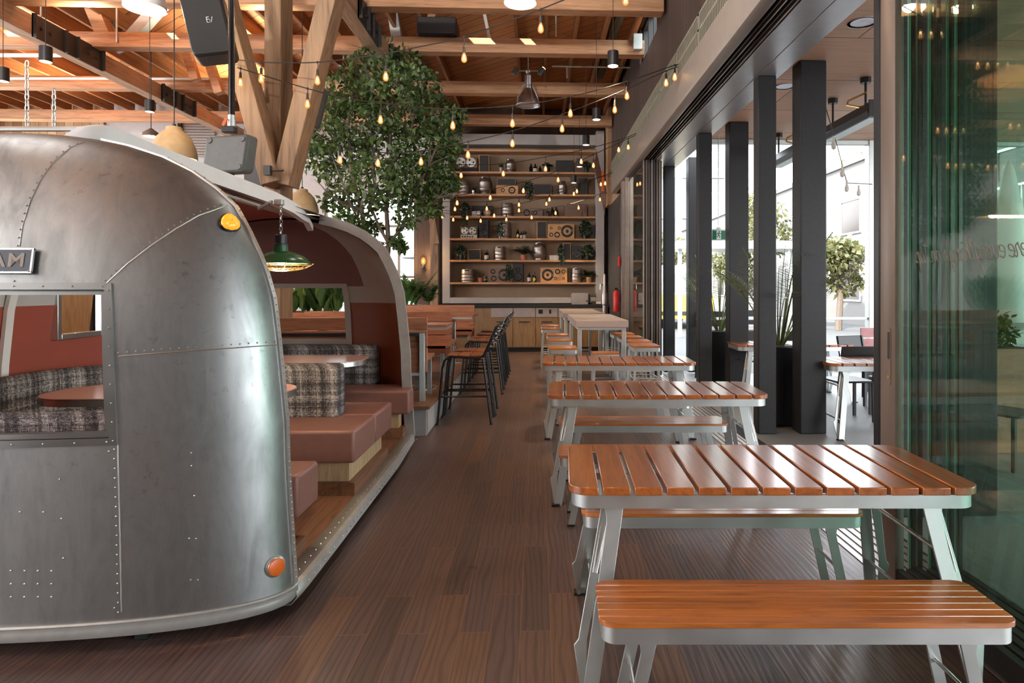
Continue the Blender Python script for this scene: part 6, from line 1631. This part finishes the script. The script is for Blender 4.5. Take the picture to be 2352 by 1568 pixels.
t = thing('closed_umbrella', 'closed white parasol standing on the patio behind the green glass', 'parasol', (p.x, 6.6, 0))
MB().lathe([(.03, 1.0), (.24, 1.15), (.22, 1.5), (.15, 2.2), (.05, 2.75), (.01, 2.85)], seg=12).obj('canopy', M['white'], t)
MB().lathe([(.3, 0), (.3, .06), (.03, .08), (.025, 1.1)], seg=14).obj('pole', M['galv'], t)
t = thing('planter_trough', 'low wooden trough of leafy plants behind the green glass', 'planter', (4.15, 5.84, 0)); MB().box(3.85, 4.5, 5.68, 6.0, 0, .95).obj('box', M['cedar'], t, w=True, bev=.006); MB().box(3.88, 4.47, 5.71, 5.97, .93, .96).obj('soil', M['dark'], t, w=True)
fo = MB(); foliage(fo, (4.17, 5.84, 1.12), (.3, .18, .2), 420, .09, .045); fo.obj('foliage', M['leaf2'], t, w=True, smooth=0)
# outdoor festoon string
t = thing('string_light', 'unlit string light strand outside under the patio soffit edge', 'string lights', (2.98, 6.5, 2.9), 0, 'outdoor string lights')
P = [(2.98, 6.6, 3.45), (3.6, 7.6, 3.2), (4.4, 9.0, 3.0), (5.3, 10.0, 3.15)]
m = MB().tube(P, .006, 5); m.obj('cable', M['cable'], t, w=True)
for q in ((3.4, 7.27, 3.27), (3.9, 8.1, 3.1), (4.3, 8.8, 3.02), (4.8, 9.45, 3.06)): MB().lathe([(.012, -.02), (.014, -.08), (.03, -.12), (.026, -.16), (.004, -.18)], q, 10).obj('bulb', M['label'], t, w=True)
# buildings
def building(x, y0, y1, h, zrows, step, w, label, mat='stucco'):
    t = thing('building', label, 'building', (x, (y0+y1)/2, -.1), 0, 'buildings across the street')
    MB().box(x, x+8, y0, y1, -.1, h).obj('wall', M[mat], t, w=True)
    MB().box(x-.15, x+8, y0, y1, h, h+.25).obj('parapet', M[mat], t, w=True)
    y = y0+1.0
    while y+w < y1-.5:
        for z0, z1 in zrows:
            f = MB().box(x-.06, x+.02, y-.08, y+w+.08, z0-.08, z0).box(x-.06, x+.02, y-.08, y+w+.08, z1, z1+.08).box(x-.06, x+.02, y-.08, y, z0, z1).box(x-.06, x+.02, y+w, y+w+.08, z0, z1).obj('window', M['galv'], t, w=True)
            MB().box(x-.02, x-.005, y, y+w, z0, z1).obj('pane', M['brownwin'], f, w=True)
        y += step
    return t
building(14, 23, 62, 7.0, ((1.0, 2.6), (4.0, 5.4)), 3.4, 1.7, 'long white building with brown windows across the street')
b_ = building(14, 5, 20, 13, ((.5, 2.4), (3.6, 5.6), (6.7, 8.7)), 3.6, 2.2, 'tall pale apartment block with balconies across the street')
for z in (3.1, 6.2, 9.3):
    for y in (6.5, 13.5):
        s = MB().box(12.6, 14, y, y+5, z, z+.2).obj('balcony', M['palewall'], b_, w=True); r = MB()
        for i in range(26): r.box(12.62, 12.66, y+i*.2, y+.03+i*.2, z+.2, z+1.1)
        r.box(12.6, 12.68, y, y+5, z+1.1, z+1.16); r.obj('balcony_rail', M['galv'], s, w=True)
t = thing('building', 'pale office tower far down the street', 'building', (12, 70, -.1), 0, 'buildings across the street')
MB().box(4, 20, 66, 76, -.1, 26).obj('wall', M['palewall'], t, w=True)
MB().box(3.9, 20.1, 65.8, 76, 26, 26.6).obj('parapet', M['stucco'], t, w=True)
for i in range(6):
    for j in range(5):
        f = MB().box(4.7+i*2.55, 6.5+i*2.55, 65.85, 66, 4.5+j*4.2, 7.2+j*4.2).obj('window', M['galv'], t, w=True)
        MB().box(4.85+i*2.55, 6.35+i*2.55, 65.8, 65.85, 4.65+j*4.2, 7.05+j*4.2).obj('pane', M['glassdark'], f, w=True)
def street_tree(x, y, h, r, label):
    t = thing('street_tree', label, 'tree', (x, y, -.1), 0, 'trees along the street')
    MB().tube([(0, 0, 0), (.1, 0, h*.45), (0, .1, h*.8)], [.13, .1, .03], 7).obj('trunk', M['bark'], t)
    fo = MB()
    for _ in range(7):
        v = rv(); c = (v.x*r*.6, v.y*r*.6, h*.72+v.z*r*.6); foliage(fo, c, (r*.62, r*.62, r*.5), 200, .28, .17)
    fo.obj('foliage', M['leafout'], t, smooth=0)
for x, y, h, r, lab in ((11.4, 24, 3.5, 1.15, 'pale leafy street tree before the long white building'), (10.6, 31, 6.4, 1.7, 'pale street tree seen between the first columns'), (10.8, 34.5, 4.4, 1.5, 'pale street tree above the first palm'), (7.2, 38, 4.6, 1.7, 'pale street tree behind the exit sign'),
                        (24.5, 49, 12.5, 3.0, 'tree rising behind the roof of the long white building')): street_tree(x, y, h, r, lab)
t = thing('street_canopy', 'flat grey street canopy on posts beyond the exit sign', 'canopy', (6.5, 21, 0))
MB().box(4.4, 8.6, 20, 22, 2.75, 3.0).obj('roof', M['galv'], t, w=True)
for x in (4.6, 8.3): MB().box(x, x+.12, 20.9, 21.02, -.1, 2.75).obj('post', M['galv'], t, w=True)
v_ = thing('bus', 'yellow and white bus parked in the street past the far columns', 'bus', (5.6, 27, -.1))
MB().prism(rrect(4.7, 6.9, .3, 1.25, .1, 4), 25, 31, 'y').obj('lower_body', M['yellowbus'], v_, w=True); MB().prism(rrect(4.75, 6.85, 1.25, 2.4, .2, 5), 25, 31, 'y').obj('upper_body', M['white'], v_, w=True)
MB().box(4.9, 6.7, 24.97, 25.0, 1.4, 2.1).obj('windscreen', M['glassdark'], v_, w=True); MB().box(4.75, 6.85, 24.96, 25, .45, .6).obj('bumper', M['black'], v_, w=True)
for x in (4.85, 6.5):
    for y in (26, 30): MB().lathe([(.4, 0), (.4, .25)], (x, y, .3), 18, 'x').obj('wheel', M['black'], v_, w=True)
# red and white scalloped awning outside the back windows
t = thing('awning', 'red and white scalloped awning outside the back window', 'awning', (-4, 17.2, 1.4))
for i in range(14):
    x = -5.6+i*.25; o = [(x, 1.75), (x, 1.53)]+[(x+.125-.125*cos(pi*k/6), 1.53-.07*sin(pi*k/6)) for k in range(1, 6)]+[(x+.25, 1.53), (x+.25, 1.75)]
    MB().prism(o, 17.2, 17.23, 'y').obj('scallop', M['redsign'] if i % 2 else M['white'], t, w=True)
t = thing('market_umbrella', 'grey patio umbrella outside the back window by the tree', 'parasol', (-2.9, 18.5, 0)); MB().lathe([(1.0, 2.35), (.1, 2.75), (.01, 2.8)], seg=10).obj('canopy', M['greyplastic'], t); MB().lathe([(.025, -.1), (.025, 2.4)], seg=8).obj('pole', M['galv'], t)
# tall cabinet seen through the trailer's side window
t = thing('tall_cabinet', 'brown cabinet seen through the little side window of the trailer', 'cabinet', (-5.6, 6.8, 0)); MB().box(-6.4, -5.2, 5.5, 9, 0, 2.3).obj('body', M['cabinet'], t, w=True); MB().box(-5.2, -5.17, 6.2, 7.1, 1.2, 1.9).obj('door', M['greyplastic'], t, w=True)

# ================================================================== LIGHT
w = bpy.data.worlds.new('sky'); SC.world = w; w.use_nodes = True
nt = w.node_tree; bg = nt.nodes['Background']; bg.inputs[1].default_value = 6.5
tc = nt.nodes.new('ShaderNodeTexCoord'); sp = nt.nodes.new('ShaderNodeSeparateXYZ'); rp = nt.nodes.new('ShaderNodeValToRGB')
nt.links.new(tc.outputs['Generated'], sp.inputs[0]); nt.links.new(sp.outputs[2], rp.inputs[0]); nt.links.new(rp.outputs[0], bg.inputs[0])
e = rp.color_ramp.elements; e[0].position = 0; e[0].color = (.93, .96, 1, 1); e[1].position = .8; e[1].color = (.84, .92, 1, 1)
def light(kind, name, loc, energy, col=(1, 1, 1), **kw):
    l = bpy.data.lights.new(name, kind); l.energy = energy; l.color = col
    for k, v in kw.items(): setattr(l, k, v)
    o = bpy.data.objects.new(name, l); COL.objects.link(o); o.location = loc; return o
s = light('SUN', 'sun', (0, -10, 20), 9, (1, .95, .86), angle=radians(.6))
s.rotation_euler = Vector((.50, .84, -.54)).to_track_quat('-Z', 'Y').to_euler()
for o in [o for o in COL.objects if o.name.startswith('can_pendant')]:
    l = light('SPOT', 'can_spot', Vector(o.location)+Vector((0, 0, .02)), 160, (1, .74, .46), spot_size=radians(70), spot_blend=.6, shadow_soft_size=.05)
    l.location.z -= .03
for o in [o for o in COL.objects if o.name.startswith('dome_pendant')]:
    light('POINT', 'dome_glow', Vector(o.location)+Vector((0, 0, .04)), 40, (1, .74, .46), shadow_soft_size=.06)
l = light('POINT', 'lamp_glow', (lp.x, lp.y, lp.z-.06), 14, (1, .78, .5), shadow_soft_size=.05)
p = atY(974, 600, 15.3); light('POINT', 'sconce_glow', (p.x, 15.2, p.z), 12, (1, .6, .25), shadow_soft_size=.06)
# upward spots without fittings, added to brighten the roof boards
for x, y, e_ in ((-3.6, 8.9, 90), (-6.0, 9.0, 200), (-8.6, 9.0, 260), (-5.0, 11.2, 190), (-8.5, 11.2, 260), (-6, 13.4, 220), (-9.5, 13.4, 240), (-4.6, 6.6, 150), (-7.5, 6.6, 200), (.4, 9.3, 14)):
    l = light('SPOT', 'roof_fill', (x, y, 5.0), e_, (1, .78, .52), spot_size=radians(150), spot_blend=1, shadow_soft_size=.15); l.rotation_euler = (pi, 0, 0)
for x, y in ((-9.5, -5), (-6, -4.5), (-9.5, 0), (-6, .5), (-4.2, 3.2), (.2, 4.5)):
    light('POINT', 'room_fill', (x, y, 4.2 if y < 2 else 4.9), 150 if y < 2 else 60, (1, .97, .95), shadow_soft_size=.3)  # unseen fill lights without fixtures, added to lift the interior
for x, e_ in ((-1.2, 760), (-4.8, 600), (-8.5, 560)):
    l = light('SPOT', 'beam_fill', (x, 1.2, 4.5), e_, (1, .95, .89), spot_size=radians(52), spot_blend=.8, shadow_soft_size=.12)  # spots with no lamp body, added to brighten beam faces, tree and shelves
    l.rotation_euler = Vector((0, 1, .06)).to_track_quat('-Z', 'Y').to_euler()
vs = SC.view_settings; vs.view_transform = 'Standard'; vs.look = 'None'; vs.gamma = 1; vs.exposure = 0.65; vs.use_curve_mapping = False
cy = SC.cycles
cy.max_bounces = 8; cy.diffuse_bounces = 4; cy.glossy_bounces = 4; cy.transmission_bounces = 4; cy.transparent_max_bounces = 24
cy.caustics_reflective = False; cy.caustics_refractive = False; cy.sample_clamp_indirect = 6; cy.sample_clamp_direct = 0
cy.use_denoising = True; cy.blur_glossy = .5
try: cy.denoiser = 'OPENIMAGEDENOISE'
except Exception: pass
